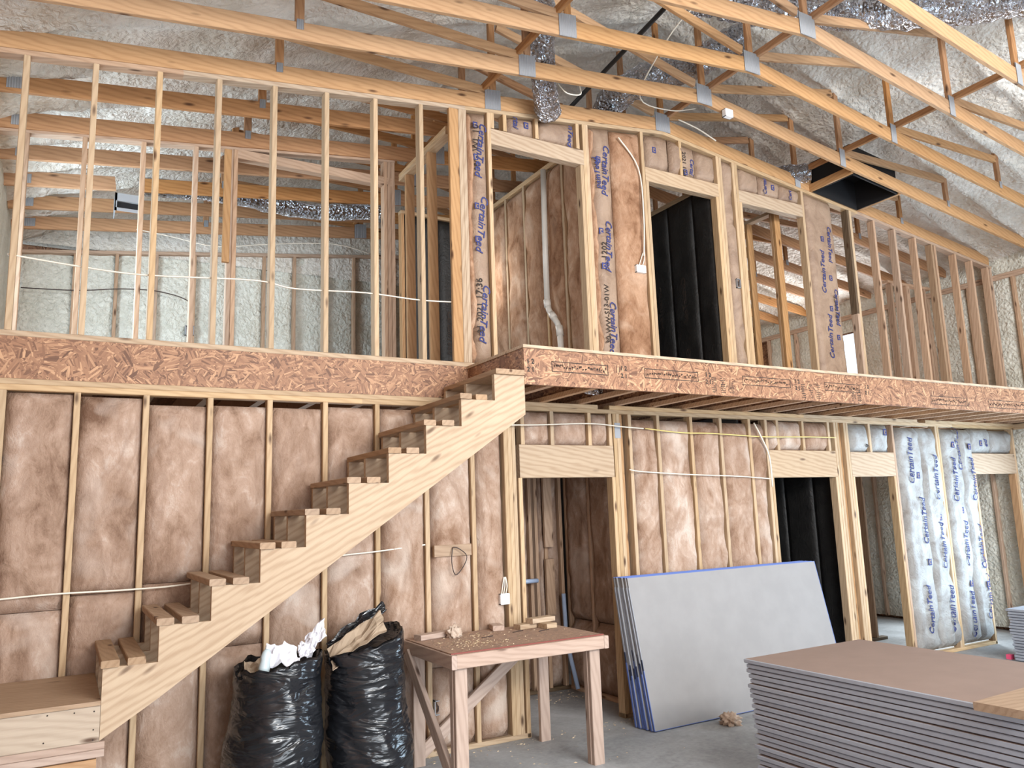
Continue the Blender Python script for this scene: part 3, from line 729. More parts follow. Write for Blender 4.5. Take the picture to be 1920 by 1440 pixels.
wh = wallroot('wall_hall', (7.06, 6.2, FL), 'short stud partition seen through the third loft doorway')
for y in (5.98, 6.02, 6.40): board('stud', (7.065, y, SP), (7.065, y, 5.13), .089, .038, M['truss'], wh, (1, 0, 0))
board('top_plate', (7.065, WY + .09, 5.15), (7.065, 6.5, 5.15), .089, .038, M['stud'], wh, (1, 0, 0))
wn = wallroot('wall_nook', (10.4, 6.6, FL), 'short stud partition at the far right of the loft')
for x in (10.03, 10.38, 10.42, 10.8): board('stud', (x, 6.62, SP), (x, 6.62, 4.80), .089, .038, M['pink_stud'], wn, (0, 1, 0))
board('top_plate', (9.95, 6.62, 4.82), (10.95, 6.62, 4.82), .089, .038, M['pink_stud'], wn, (0, 1, 0))

# ------------------------------------------------------------------ rooms behind, ground floor
wp = wallroot('wall_pantry', (4, 6.95, 0), 'insulated stud walls of the small room behind the bench')
for x in (3.3, 3.75, 4.15, 4.22, 4.33, 4.52): board('stud', (x, 6.99, .038), (x, 6.99, 2.645), .089, .038, M['pink_stud'], wp, (0, 1, 0))
for i, (a, b) in enumerate(((3.3, 3.75), (3.75, 4.15), (4.33, 4.52), (4.24, 4.33))): batt('insulation_batt', a + .02, b - .02, .04, 2.64, 6.965, M['batt'], wp, 'y', seed=110 + i, amp=.02)
board('sole_plate', (3.2, 6.99, .019), (4.56, 6.99, .019), .089, .038, M['dirty'], wp, (0, 1, 0))
for y in (6.1, 6.5, 6.92): board('stud', (4.605, y, .038), (4.605, y, 2.645), .089, .038, M['pink_stud'], wp, (1, 0, 0))
for i, (a, b) in enumerate(((5.81, 6.1), (6.1, 6.5), (6.5, 6.92))):
    batt('insulation_batt', a + .02, b - .02, .7, 2.64, 4.57, M['batt'], wp, 'x', seed=115 + i, amp=.025, puff=.03)
    batt('insulation_batt', a + .02, b - .02, .04, .69, 4.57, M['batt'], wp, 'x', seed=125 + i, amp=.03, puff=.04)
board('sole_plate', (4.605, WY + .09, .019), (4.605, 6.95, .019), .089, .038, M['pink_stud'], wp, (1, 0, 0))
for z0, z1 in ((1.42, 2.3), (.75, 1.3)): board('blocking', (4.33, 6.9, z0), (4.33, 6.9, z1), .1, .04, M['pink_stud'], wp, (1, 0, 0))
wd = wallroot('wall_closet_low', (7.4, 7, 0), 'wall lined with black faced insulation behind the second ground-floor doorway')
ysb = [WY + .1] + [6.1 + .4064 * i for i in range(10)]
for i in range(9):
    b = batt('black_faced_batt', ysb[i] + .003, ysb[i + 1] - .003, 0.0, 2.64, 7.40, M['black'], wd, 'x', seed=130 + i, amp=.012, puff=.006, crease=.006, edge=.007)
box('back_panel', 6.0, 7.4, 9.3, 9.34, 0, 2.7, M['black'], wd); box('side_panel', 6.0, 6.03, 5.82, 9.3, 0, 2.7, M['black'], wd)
ws = wallroot('wall_store', (9.2, 6.75, 0), 'open studs inside the third ground-floor doorway')
board('sole_plate', (7.6, 6.79, .019), (9.35, 6.79, .019), .089, .038, M['dirty'], ws, (0, 1, 0))
for x in (9.02, 9.16): board('stud', (x, 6.79, .038), (x, 6.79, 2.66), .089, .038, M['pink_stud'], ws, (0, 1, 0))

# ------------------------------------------------------------------ roof trusses
def plate(x, z, w, h, y, par):
    mb = MB(); n = max(4, int(w / .016)); v = []; f = []
    s = -.12 if x > XR + .3 else (.12 if x < XR - .3 else 0)
    for i in range(n * 2 + 1):
        u = -w / 2 + w * i / (n * 2); d = .0015 if i % 2 else .006
        for q in (-h / 2, h / 2): v.append((x + u, y - d, z + q + u * s))
    for i in range(n * 2): a = i * 2; f.append((a, a + 2, a + 3, a + 1))
    k = len(v); v += [(a, y + .001, c) for a, b, c in (v[0], v[-2], v[-1], v[1])]; f.append((k, k + 3, k + 2, k + 1))
    return obj('connector_plate', v, f, M['galv'], par)
TL = {-4: 'pine roof truss nearest the viewpoint, crossing the top right corner', -3: 'pine roof truss, second nearest, crossing the upper right',
      -2: 'pine roof truss, third nearest, crossing the full width at the top', -1: 'pine roof truss next in front of the loft wall line',
      0: 'pine roof truss resting directly on the raked loft wall plate', 1: 'pine roof truss just behind the loft wall studs', 2: 'pine roof truss directly above the raked closet partition',
      3: 'pine roof truss, first behind the closet partition', 4: 'pine roof truss, second behind the closet partition', 5: 'pine roof truss, third behind the closet partition', 6: 'pine roof truss closest to the foamed gable wall'}
for k in range(-4, 7):
    Y = WY + .61 * k; yc = Y + .019; mt = M['truss'] if k < 1 else M['oldtruss']
    t = empty('roof_truss', (XR, yc, zc(XWT)), TL[k], 'roof truss', 'scissor trusses under the roof')
    off = .07
    pts = [(XWT, zc(XWT)), (3.18, zc(3.18)), (XR, zc(XR)), (7.18, zc(7.18)), (XE - .05, zc(XE - .05))]
    if k == 4: pts = [(XWT, zc(XWT)), (.28, zc(.28))]; 
    for i in range(len(pts) - 1):
        (xa, za), (xb, zb_) = pts[i], pts[i + 1]
        board('bottom_chord', (xa, yc, za + off), (xb, yc, zb_ + off), .14, .038, mt, t, (0, 0, 1))
    if k == 4:
        for a, b in ((.53, 3.18), (3.18, XR), (XR, 7.18), (7.18, XE - .05)): board('bottom_chord', (a, yc, zc(a) + off), (b, yc, zc(b) + off), .14, .038, mt, t, (0, 0, 1))
    for s in (-1, 1):
        X = lambda d: XR + s * d
        board('web', (X(3.89), yc, zc(X(3.89)) + .09), (X(3.89), yc, zr(X(3.89)) + .06), .064, .038, M['oldtruss'], t, (1, 0, 0))
        board('web', (X(1.99), yc, zc(X(1.99)) + .09), (X(1.99), yc, zr(X(1.99)) + .06), .064, .038, M['oldtruss'], t, (1, 0, 0))
        board('web', (X(2.03), yc, zc(X(2.03)) + .17), (X(3.87), yc, zr(X(3.87)) - .05), .08, .038, mt, t, (0, 0, 1))
        board('web', (X(.10), yc, zc(XR) + .19), (X(1.93), yc, zr(X(1.93)) - .03), .08, .038, mt, t, (0, 0, 1))
        plate(X(3.89), zc(X(3.89)) + .12, .05, .08, Y, t)
        if s > 0: plate(X(1.99), zc(X(1.99)) + .09, .085, .2, Y, t)
        else: plate(X(2.0), zc(X(2.0)) + .09, .16, .19, Y, t)
        if s < 0 and k > 0: plate(X(5.65), zc(X(5.65)) + .07, .10, .09, Y, t)
    board('web', (XR, yc, zc(XR) + .1), (XR, yc, zr(XR) + .05), .064, .038, M['oldtruss'], t, (1, 0, 0))
    plate(XR, zc(XR) + .09, .19, .2, Y, t)
for x, dz, lab in ((7.235, .20, 'long lateral brace board crossing the trusses right of the ridge'), (5.27, .21, 'long lateral brace board crossing the trusses under the ridge'),
                   (3.10, .21, 'long lateral brace board crossing the trusses left of the ridge')):
    b = board('lateral_brace', (x, 2.9, zc(x) + dz), (x, 9.9, zc(x) + dz), .064, .038, M['oldtruss'], None, (0, 0, 1)); tag(b, lab, 'brace board')

# ------------------------------------------------------------------ staircase
STH = math.atan2(.19, .266); cs, sn = math.cos(STH), math.sin(STH)
stair = empty('staircase', (.22, 4.8, .69), 'rough pale wooden staircase of sawtooth stringers with paired board treads', 'staircase')
def stringer(y0, y1, mat):
    X0, Z0 = .22, .69
    zl = lambda x: max(0, x - .02) * .682       # lower edge
    V = []; F = []; n = 10; t = y1 - y0
    T = lambda x, y, z: (x * cs + z * sn, y, -x * sn + z * cs)
    for k in range(n):
        xa, xb = .266 * k, .266 * (k + 1) if k < n - 1 else 2.642
        zt = 1.05 + .19 * k - Z0; o = len(V); zprev = zt - .19 if k else zl(xa)
        for y in (0, t): V += [T(xa, y, zl(xa)), T(xb, y, zl(xb)), T(xb, y, zt), T(xa, y, zt), T(xa, y, zprev)]
        F += [(o, o + 1, o + 2, o + 3, o + 4), (o + 9, o + 8, o + 7, o + 6, o + 5), (o, o + 5, o + 6, o + 1), (o + 2, o + 7, o + 8, o + 3), (o + 3, o + 8, o + 9, o + 4)]
        if k == n - 1: F.append((o + 1, o + 6, o + 7, o + 2))
        if k == 0: F.append((o + 4, o + 9, o + 5, o))
    me = mesh('stringer', V, F, mat)
    return place('stringer', me, Matrix(((cs, 0, -sn, X0), (0, 1, 0, y0), (sn, 0, cs, Z0), (0, 0, 0, 1))), stair)
stringer(4.80, 4.838, M['pale']); stringer(5.25, 5.288, M['pale']); stringer(5.62, 5.658, M['pale'])
for k in range(10):
    z = 1.05 + .19 * k + .0195; x = .22 + .266 * k; j = R.uniform(-.012, .006); kk = R.uniform(-.01, .01)
    if k == 9: board('tread', (x + .12, 4.775, z), (x + .12, 5.662, z), .235, .038, M['tread'], stair, (1, 0, 0)); continue
    a = board('tread', (x + .04 + j, 4.79 + kk, z), (x + .04 + j + R.uniform(-.01, .005), 5.662, z), .089, .038, M['tread'], stair, (1, 0, 0))
    a = board('tread', (x + .168 + j, 4.79 - kk, z), (x + .168 + j, 5.662, z), .089, .038, M['tread'], stair, (1, 0, 0))
lnd = empty('stair_landing', (-.2, 5.2, 0), 'dusty low wooden landing at the foot of the stairs', 'landing')
box('deck_panel', XWT + .02, .218, 4.79, 5.705, .868, .89, M['tread'], lnd)
board('rim_board', (XWT + .02, 4.819, .777), (.218, 4.819, .777), .18, .038, M['landing'], lnd, (0, 0, 1))
board('rim_board', (.198, 4.84, .777), (.198, 5.70, .777), .18, .038, M['landing'], lnd, (0, 0, 1))
for x, z in ((.19, .84), (.10, .845), (-.02, .85), (.19, .75), (-.03, .72), (.19, .70), (-.3, .84), (-.33, .72)):
    v, f = tube_vf([(x, 4.7985, z), (x, 4.802, z)], .004, 8); obj('nail_head', v, f, M['ink_black'], lnd)
for dz in (.667, .628): board('beam', (XWT + .02, 4.845, dz), (.245, 4.845, dz), .089, .038, M['bench'], lnd, (0, 1, 0))
board('beam', (XWT + .02, 4.81, .565), (.21, 4.81, .565), .08, .038, M['truss'], lnd, (0, 0, 1))
for x in (.19, XWT + .1):
    board('post', (x, 4.86, 0), (x, 4.86, .609), .089, .038, M['stud'], lnd, (0, 1, 0)); board('post', (x, 5.6, 0), (x, 5.6, .687), .089, .038, M['stud'], lnd, (0, 1, 0))

# ------------------------------------------------------------------ work bench
bn = empty('work_bench', (2.86, 5.2, 0), 'rough site-built wooden work bench with a dusty strand board top', 'work bench')
ZT = .885
box('table_top', 2.25, 3.47, 4.845, 5.63, ZT - .012, ZT, M['osb_dusty'], bn)
box('red_edge', 2.25, 3.48, 4.839, 4.846, ZT - .014, ZT + .001, M['redpaint'], bn)
board('apron', (2.276, 4.82, ZT - .052), (3.455, 4.82, ZT - .052), .089, .038, M['bench'], bn, (0, 0, 1))
board('apron', (2.256, 4.80, ZT - .052), (2.256, 5.64, ZT - .052), .089, .038, M['bench'], bn, (0, 0, 1))
board('apron', (3.475, 4.80, ZT - .052), (3.475, 5.64, ZT - .052), .089, .038, M['bench'], bn, (0, 0, 1))
board('apron', (2.276, 5.62, ZT - .055), (3.455, 5.62, ZT - .055), .089, .038, M['bench'], bn, (0, 0, 1))
for x in (2.322, 3.395):
    for y in (4.86, 5.575): board('leg', (x, y, 0), (x, y, ZT - .014), .089, .038, M['bench'], bn, (1, 0, 0))
    board('leg', (x - .03, 4.90 , 0), (x - .03, 4.90, ZT - .014), .038, .05, M['bench'], bn, (1, 0, 0))
board('brace', (2.235, 5.56, .80), (2.29, 4.87, .02), .089, .036, M['bench'], bn, (0, 0, 1))
board('brace', (2.30, 5.612, .03), (3.30, 5.612, .76), .089, .034, M['bench'], bn, (0, 0, 1))

def block(name, x, y, z, rz, L, w, t, mat, label, cat, group=None):
    c, s = math.cos(rz), math.sin(rz)
    o = board(name, (x - c * L / 2, y - s * L / 2, z + t / 2), (x + c * L / 2, y + s * L / 2, z + t / 2), w, t, M[mat], None, (-s, c, 0)); return tag(o, label, cat, group)
GO = 'lumber offcuts on the bench'
block('lumber_offcut', 2.45, 5.53, ZT + .001, .22, .33, .089, .038, 'bench', 'longest lumber offcut at the left back corner of the bench', 'offcut', GO)
block('lumber_offcut', 2.985, 5.57, ZT + .001, 1.30, .15, .089, .038, 'bench', 'short tilted-looking lumber offcut alone at the back middle of the bench', 'offcut', GO)
block('lumber_offcut', 3.18, 5.46, ZT + .001, .12, .16, .089, .038, 'pale', 'pale offcut lying flat on the bench, lower left of three', 'offcut', GO)
block('lumber_offcut', 3.33, 5.375, ZT + .001, .12, .10, .12, .038, 'pale', 'pale offcut lying flat on the bench, lower right of three', 'offcut', GO)
block('lumber_offcut', 3.31, 5.44, ZT + .040, .15, .23, .089, .038, 'pale', 'pale offcut resting on top of two others on the bench', 'offcut', GO)

def tuft(name, x, y, z, r, hgt, mat, label, seed):
    bm = bmesh.new(); bmesh.ops.create_icosphere(bm, subdivisions=4, radius=1)
    for v in bm.verts:
        d = 1 + .5 * noise.noise(v.co * 2.2 + Vector((seed, 0, 0))) + .55 * abs(noise.noise(v.co * 5 + Vector((0, seed, 0)))) + .3 * noise.noise(v.co * 13)
        v.co = Vector((v.co.x * r * d, v.co.y * r * d, max(v.co.z * hgt * d, -hgt * .55)))
    me = bpy.data.meshes.new(name); bm.to_mesh(me); bm.free(); me.materials.append(mat)
    me.polygons.foreach_set('use_smooth', [True] * len(me.polygons))
    o = place(name, me, Matrix.Translation((x, y, z + hgt * .55))); return tag(o, label, 'insulation scrap')
tuft('insulation_scrap', 2.565, 5.45, ZT, .045, .05, M['fluff'], 'fluffy tan insulation tuft on the bench top', 1)
tuft('insulation_scrap', 4.87, 5.05, 0, .07, .05, M['fluff'], 'fluffy tan insulation tuft on the concrete before the leaning sheets', 5)
def chips(name, pts, label, mat, par=None):
    mb = MB()
    for (x, y, z, s, a) in pts:
        c, q = math.cos(a) * s, math.sin(a) * s
        mb.add([(x - c, y - q, z), (x + q * .3, y - c * .3, z), (x + c, y + q, z + .002), (x - q * .3, y + c * .3, z + s * .35), ], [(0, 1, 2), (0, 2, 3), (0, 3, 1), (1, 3, 2)])
    o = mb.build(name, mat, par); return tag(o, label, 'wood shavings', None, 'stuff')
pp = []
for i in range(520):
    g = R.random()
    if g < .6: x, y = R.gauss(2.55, .14), R.gauss(5.1, .12)
    elif g < .8: x, y = R.gauss(2.75, .08), R.gauss(5.4, .07)
    else: x, y = R.uniform(2.3, 3.4), R.uniform(4.9, 5.6)
    if 2.28 < x < 3.43 and 4.86 < y < 5.6: pp.append((x, y, ZT + .0005, R.uniform(.003, .012), R.uniform(0, 6.28)))
chips('sawdust', pp, 'pale wood shavings and sawdust strewn over the bench top', M['chip'])
pp = []
for i in range(260):
    g = R.random()
    if g < .5: x, y = R.uniform(2.3, 4.6), R.gauss(5.62, .05)
    elif g < .75: x, y = R.uniform(4.0, 4.5), R.gauss(6.7, .12)
    else: x, y = R.uniform(2.3, 4.2), R.uniform(4.6, 5.6)
    pp.append((x, y, .001, R.uniform(.004, .016), R.uniform(0, 6.28)))
chips('debris', pp, 'pale wood chips scattered on the concrete under the bench', M['chip'])
for i, (x, y, a) in enumerate(((2.75, 5.28, .5), (3.05, 5.35, .2), (3.22, 5.25, .3))):
    cable('wire_scrap', [(x - .05, y - .01, ZT + .004), (x, y + .01 * (i - 1), ZT + .006), (x + .06, y + .02, ZT + .004)], M['wire_dark'],
          ('dark bent wire scrap at the middle of the bench', 'dark wire scrap just left of the pale offcuts', 'dark wire scrap in front of the pale offcuts')[i], .003, 5, 'wire scrap', 'wire scraps on the bench')

# ------------------------------------------------------------------ trash bags
def bag(cx, cy, hgt, rx, ry, seed, lean, label, tilt):
    root = empty('trash_bag', (cx, cy, 0), label, 'trash bag', 'black trash bags by the wall')
    n, m = 56, 44; V = []; F = []
    for j in range(m + 1):
        t = j / m
        prof = .86 + .14 * math.sin(min(1, t / .35) * H) - .10 * max(0, t - .72) / .28 if t > .06 else .55 + .31 * (t / .06) ** .5 + .02
        prof *= 1 - .10 * math.sin(t * 9 + seed) * .4
        for i in range(n):
            a = 2 * math.pi * i / n; ca, sa = math.cos(a), math.sin(a)
            w = .05 * noise.noise(Vector((ca * 1.3, sa * 1.3, t * 2.2 + seed * 5))) + .035 * noise.noise(Vector((ca * 2.5 + 3, sa * 2.5, t * 9 + seed * 3 + 2.5 * ca)))
            w += .018 * (1 - abs(noise.noise(Vector((ca * 3, sa * 3 + seed, t * 16 + 5 * ca))))) ** 4
            z = hgt * t
            if t > .85: z += (t - .85) / .15 * (tilt * ca * .09 + .04 * noise.noise(Vector((ca * 3, sa * 3, seed))))
            V.append((cx + lean * t + rx * ca * (prof + w * 1.6), cy + ry * sa * (prof + w * 1.6), z))
    for j in range(m):
        for i in range(n): F.append((j * n + i, j * n + (i + 1) % n, (j + 1) * n + (i + 1) % n, (j + 1) * n + i))
    F.append(tuple(range(n - 1, -1, -1)))
    o = len(V)   # inner lining folded in at the mouth
    for i in range(n):
        x, y, z = V[m * n + i]; V.append((cx + lean + (x - cx - lean) * .94, cy + (y - cy) * .94, z - .10))
    for i in range(n): F.append((m * n + i, m * n + (i + 1) % n, o + (i + 1) % n, o + i))
    F.append(tuple(o + i for i in range(n)))
    obj('bag_skin', V, F, M['bag'], root, True)
    return root
bag(1.20, 5.27, .91, .285, .30, 1.0, .04, 'black trash bag left of the pair, heaped with white scraps', .35)
bag(1.87, 5.30, .97, .275, .28, 2.3, -.06, 'black trash bag right of the pair, beside the bench', .9)
def crumple(name, x, y, z, sx, sy, sz, mat, label, cat, seed, tilt=0.0):
    n = 9; V = []; F = []
    for j in range(n):
        for i in range(n):
            u, v = i / (n - 1) - .5, j / (n - 1) - .5
            V.append((x + u * sx + .02 * noise.noise(Vector((u * 5, v * 5, seed))), y + v * sy + .35 * sz * noise.noise(Vector((u * 4, v * 4, seed + 4))) ,
                      z + sz * (v + .5) + .5 * sz * noise.noise(Vector((u * 3.5, v * 3.5, seed + 9))) + tilt * u))
    for j in range(n - 1):
        for i in range(n - 1): F.append((j * n + i, j * n + i + 1, (j + 1) * n + i + 1, (j + 1) * n + i))
    o = obj(name, V, F, mat, None); sm = o.modifiers.new('thickness', 'SOLIDIFY'); sm.thickness = .004
    return tag(o, label, cat)
crumple('paper_wad', 1.245, 5.18, .88, .19, .10, .13, M['white_paper'], 'large crumpled white sheet in the middle of the left bag', 'paper', 1)
crumple('paper_wad', 1.40, 5.22, .93, .09, .08, .08, M['white_paper'], 'small pointed white scrap between the two bigger white scraps', 'paper', 2, .05)
crumple('paper_wad', 1.475, 5.27, .97, .12, .08, .10, M['white_paper'], 'upright white scrap at the right rim of the left bag', 'paper', 3, .12)
crumple('paper_wad', 1.08, 5.20, .85, .12, .12, .07, M['brown_paper'], 'brown paper scrap at the left rim of the left bag', 'paper', 4)
crumple('cardboard_scrap', 1.74, 5.22, .93, .36, .16, .10, M['brown_paper'], 'folded brown cardboard poking out of the right bag', 'cardboard', 6, .22)
crumple('bag_flap', 1.80, 5.40, .98, .40, .06, .10, M['bag'], 'torn black plastic flap at the back of the right bag', 'plastic flap', 8, .24)
bt_ = empty('plastic_bottle', (1.125, 5.12, .87), 'crushed clear plastic bottle at the left of the left bag', 'bottle')
v, f = tube_vf([(1.11, 5.10, .86), (1.115, 5.10, .90), (1.12, 5.105, .94), (1.123, 5.108, .955), (1.13, 5.11, .985), (1.136, 5.11, 1.005)], [.03, .036, .027, .031, .026, .014], 14)
obj('bottle_body', v, f, M['clear_plastic'], bt_, True)
v, f = tube_vf([(1.136, 5.11, 1.005), (1.14, 5.112, 1.025)], .016, 12); obj('cap', v, f, M['white_plastic'], bt_)

# ------------------------------------------------------------------ drywall
LB = 1.20
def lean_sheet(i):
    yb = 5.222 + .0245 * i; yt = 5.478 + .018 * i; L = 2.36
    x0 = 4.208 + R.uniform(-.012, .012) - .004 * i + (0.0 if i else .0); th = .0135
    a = Vector((0, yt - yb, 1.19)).normalized(); nrm = Vector((0, -a.z, a.y))
    hh = Vector((0, yt - yb, 1.19)).length
    root = empty('drywall_sheet', (x0 + L / 2, yb, 0), ('drywall sheet at the front of the leaning stack, its grey face bare' if i == 0 else 'blue-edged drywall sheet, %s from the front of the leaning stack' % nums(i)), 'drywall sheet', 'drywall sheets leaning on the wall')
    def q(u, v, n): p = Vector((x0 + u, yb, .008)) + a * v - nrm * n; return (p.x, p.y, p.z)
    def slab(name, u0, u1, v0, v1, n0, n1, mat):
        V = [q(u0, v0, n0), q(u1, v0, n0), q(u1, v0, n1), q(u0, v0, n1), q(u0, v1, n0), q(u1, v1, n0), q(u1, v1, n1), q(u0, v1, n1)]
        return obj(name, V, BF, mat, root)
    slab('panel', 0.004, L - .004, 0.004, hh - .004, 0, th, M['sheet_face'])
    mb = slab('top_tape', 0, L, hh - .0039, hh, -.001, th + .001, M['tape_blue'])
    e0 = R.uniform(.35, .5) - i * .01
    slab('end_tape', -.001, .0039, 0, hh * e0, -.001, th + .001, M['tape_blue'])
    slab('end_band', -.001, .0039, hh * e0, hh * (e0 + .07), -.001, th + .001, M['tape_dark'])
    slab('end_tape', -.0005, .0039, hh * (e0 + .07), hh * .93, -.001, th + .001, M['sheet_edge'])
    slab('end_tape', L - .0039, L + .001, 0, hh, -.001, th + .001, M['tape_blue'])
    slab('bottom_tape', 0, L, 0, .0039, -.001, th + .001, M['tape_blue'])
for i in range(9): lean_sheet(i)

def flat_stack(x0, x1, y0, y1, n, dz, top, first_lab, rest_lab, group, edge, brown_top):
    for i in range(n):
        z1 = top - dz * i; r = random.Random(int(x0 * 10) + i)
        jx = r.uniform(-.008, .012) + .0008 * i; jy = r.uniform(-.012, .012) - .0012 * i
        if i == 0: jx, jy = -.012, .008
        a, b, c, d = x0 + jx, x1 + jx * .5, y0 + jy, y1 + jy
        mb = MB(); e = .004; zb = z1 - dz + .005
        # rounded-edged board: face layers slightly proud of the core
        prof = [(e * 1.4, zb), (0, zb + e), (0, z1 - e), (e * 1.4, z1)]
        V = []
        for o_, z in prof: V += [(a + o_, c + o_, z), (b - o_, c + o_, z), (b - o_, d - o_, z), (a + o_, d - o_, z)]
        F = [(3, 2, 1, 0), (12, 13, 14, 15)]; mi = [0, 1]
        for k in range(3):
            for s in range(4): F.append((k * 4 + s, k * 4 + (s + 1) % 4, k * 4 + 4 + (s + 1) % 4, k * 4 + 4 + s)); mi.append(0)
        o = obj('drywall_sheet', V, F, [edge, M['sheet_brown'] if brown_top else edge])
        o.data.polygons.foreach_set('material_index', mi[:len(o.data.polygons)])
        tag(o, first_lab if i == 0 else rest_lab % nums(i), 'drywall sheet', group)
flat_stack(3.887, 5.03, 1.2, 3.85, 26, .0306, .80, 'brown-topped drywall sheet, topmost of the big flat stack', 'grey-edged drywall sheet, %s from the top of the big flat stack', 'sheets in the big flat drywall stack', M['sheet_edge'], True)
flat_stack(9.08, 10.3, 2.8, 5.05, 18, .0306, .552, 'drywall sheet, topmost of the far stack at the right edge', 'drywall sheet, %s from the top of the far stack at the right edge', 'sheets in the far drywall stack', M['sheet_edge'], False)
block('lumber_board', 4.6, 2.20, .801, 0.03, 1.7, .24, .038, 'tread', 'thick lumber plank lying across the big flat drywall stack', 'plank')
box('pink_tool', 9.13, 9.2, 5.1, 5.15, 0, .05, M['pink']); tag(bpy.data.objects['pink_tool'], 'small bright pink object on the floor by the far stack', 'tool')

# ------------------------------------------------------------------ wiring, boxes, pipes, ducts
yw = WY - .052
cable('electrical_cable', [(-.45, yw + .02, 1.37), (-.05, yw + .022, 1.385), (.4, yw + .022, 1.38), (.74, yw + .022, 1.39), (1.25, yw + .022, 1.45), (1.71, yw + .022, 1.51), (2.05, yw + .022, 1.53), (2.44, yw + .022, 1.56)], M['wire'], 'cream cable across the left batts passing behind the stairs')
cable('electrical_cable', [(2.89, yw, 2.46), (3.09, yw, 2.50), (3.5, yw, 2.515), (4.04, yw, 2.54), (4.4, yw, 2.52), (4.64, yw, 2.51)], M['wire'], 'white cable over the header of the doorway behind the bench')
cable('electrical_cable', [(4.66, yw, 2.51), (5.1, yw, 2.48), (5.51, yw, 2.48), (6.2, yw, 2.46), (6.9, yw, 2.47), (7.32, yw, 2.47)], M['wire_yellow'], 'yellow cable high across the batts above the leaning sheets')
cable('electrical_cable', [(4.45, yw, 2.13), (4.61, yw, 2.11), (5.19, yw, 2.08), (5.8, yw, 2.06), (6.27, yw, 2.03)], M['wire'], 'white cable halfway up the batts above the leaning sheets')
cable('electrical_cable', [(6.08, yw, 2.60), (6.15, yw - .02, 2.45), (6.24, yw - .02, 2.25), (6.27, yw, 1.95)], M['wire'], 'white cable dropping beside the second ground-floor doorway', .009)
cable('electrical_cable', [(-.4, yw + .09, 3.53), (.01, yw + .09, 3.50), (.41, yw + .09, 3.49), (1.14, yw + .09, 3.54), (1.44, yw + .09, 3.51), (2.0, yw + .09, 3.54), (2.45, yw + .09, 3.53), (2.84, yw + .09, 3.55)], M['wire'], 'white cable threaded through the open loft studs')
cable('electrical_cable', [(-.54, 9.9, 4.42), (.01, 9.9, 4.45), (.47, 9.9, 4.52), (.88, 9.9, 4.53), (1.21, 9.9, 4.43), (1.24, 9.9, 4.17)], M['wire_dark'], 'dark cable across the foamed gable wall of the loft')
cable('electrical_cable', [(.55, 9.30, 5.06), (.9, 9.30, 5.03), (1.4, 9.30, 4.98), (2.0, 9.32, 5.10), (2.8, 9.32, 5.22), (3.3, 9.3, 5.15)], M['wire'], 'white cable looping along the last loft truss')
cable('electrical_cable', [(4.78, WY - .05, 4.2), (4.80, WY - .06, 4.6), (4.78, WY - .05, 5.1), (4.55, WY - .05, 5.38)], M['wire'], 'white cable pair over the bare batt beside the second loft doorway', .008)
cable('electrical_cable', [(5.1, 4.4, 6.6), (4.7, 4.75, 6.2), (4.55, 5.0, 5.9), (4.55, 5.3, 5.62), (5.1, 5.5, 5.72), (5.5, 5.55, 5.86)], M['wire'], 'white cable hanging between the trusses under the ridge')
cable('electrical_cable', [(5.35, 5.65, 5.75), (5.6, 5.64, 5.7), (5.85, 5.64, 5.62)], M['wire'], 'white cable lying on the truss over the second loft doorway', .008)
cable('electrical_cable', [(3.62, 5.3, 5.52), (3.7, 5.28, 5.44), (3.84, 5.27, 5.46), (3.82, 5.25, 5.56), (3.95, 5.25, 5.62)], M['wire'], 'white cable loop beside the hanging foil duct')
cable('electrical_cable', [(6.6, 5.35, 5.68), (6.9, 5.3, 5.7), (7.0, 5.28, 5.66), (6.7, 5.28, 5.64), (6.5, 5.3, 5.66)], M['wire'], 'white coiled cable near the black duct box', .008)
cable('wire_loop', [(2.66, yw - .01, 1.53), (2.64, yw - .03, 1.42), (2.67, yw - .03, 1.32), (2.74, yw - .03, 1.38), (2.77, yw - .03, 1.46), (2.70, yw - .03, 1.52), (2.66, yw - .02, 1.53)], M['wire_dark'], 'dark wire loop hanging from the short block between the studs', .004, 5, 'wire')
board('blocking', (2.51, WY - .03, 1.505), (2.83, WY - .03, 1.505), .09, .036, M['tread'], low, (0, 0, 1))
def outlet(name, x, y, z, w, h, d, mat, label, face=None):
    root = empty(name, (x, y, z), label, 'electrical box')
    mb = MB(); t = .006
    mb.box(x - w / 2, x + w / 2, y, y + d, z - h / 2, z - h / 2 + t); mb.box(x - w / 2, x + w / 2, y, y + d, z + h / 2 - t, z + h / 2)
    mb.box(x - w / 2, x - w / 2 + t, y, y + d, z - h / 2, z + h / 2); mb.box(x + w / 2 - t, x + w / 2, y, y + d, z - h / 2, z + h / 2)
    mb.box(x - w / 2, x + w / 2, y + d - t, y + d, z - h / 2, z + h / 2)
    mb.build('box_shell', mat, root)
    if face: box('face_plate', x - w / 2 + .002, x + w / 2 - .002, y - .003, y, z - h / 2 + .002, z + h / 2 - .002, face, root)
    else:
        v, f = tube_vf(smooth_path([(x - w * .25, y + .01, z + h * .35), (x + w * .1, y + .01, z - h * .1), (x - w * .15, y + .01, z - h * .3), (x + w * .25, y + .01, z + h * .3)]), .004, 5); obj('wire_tail', v, f, M['wire_dark'], root)
    return root
outlet('electrical_box', 3.115, WY - .06, 1.10, .085, .085, .05, M['white_plastic'], 'white electrical box on the batt left of the ground-floor doorway', M['white_plastic'])
for i, dx in enumerate((-.02, 0, .02)): cable('box_cable', [(3.115 + dx, WY - .035, 1.14), (3.12 + dx, WY - .05, 1.2), (3.13 + dx * .4, WY - .035, 1.27)], M['wire'], '%s short white cable above the white box on the ground floor' % ('left', 'middle', 'right')[i], .005, 5, 'cable', 'cables into the white box')
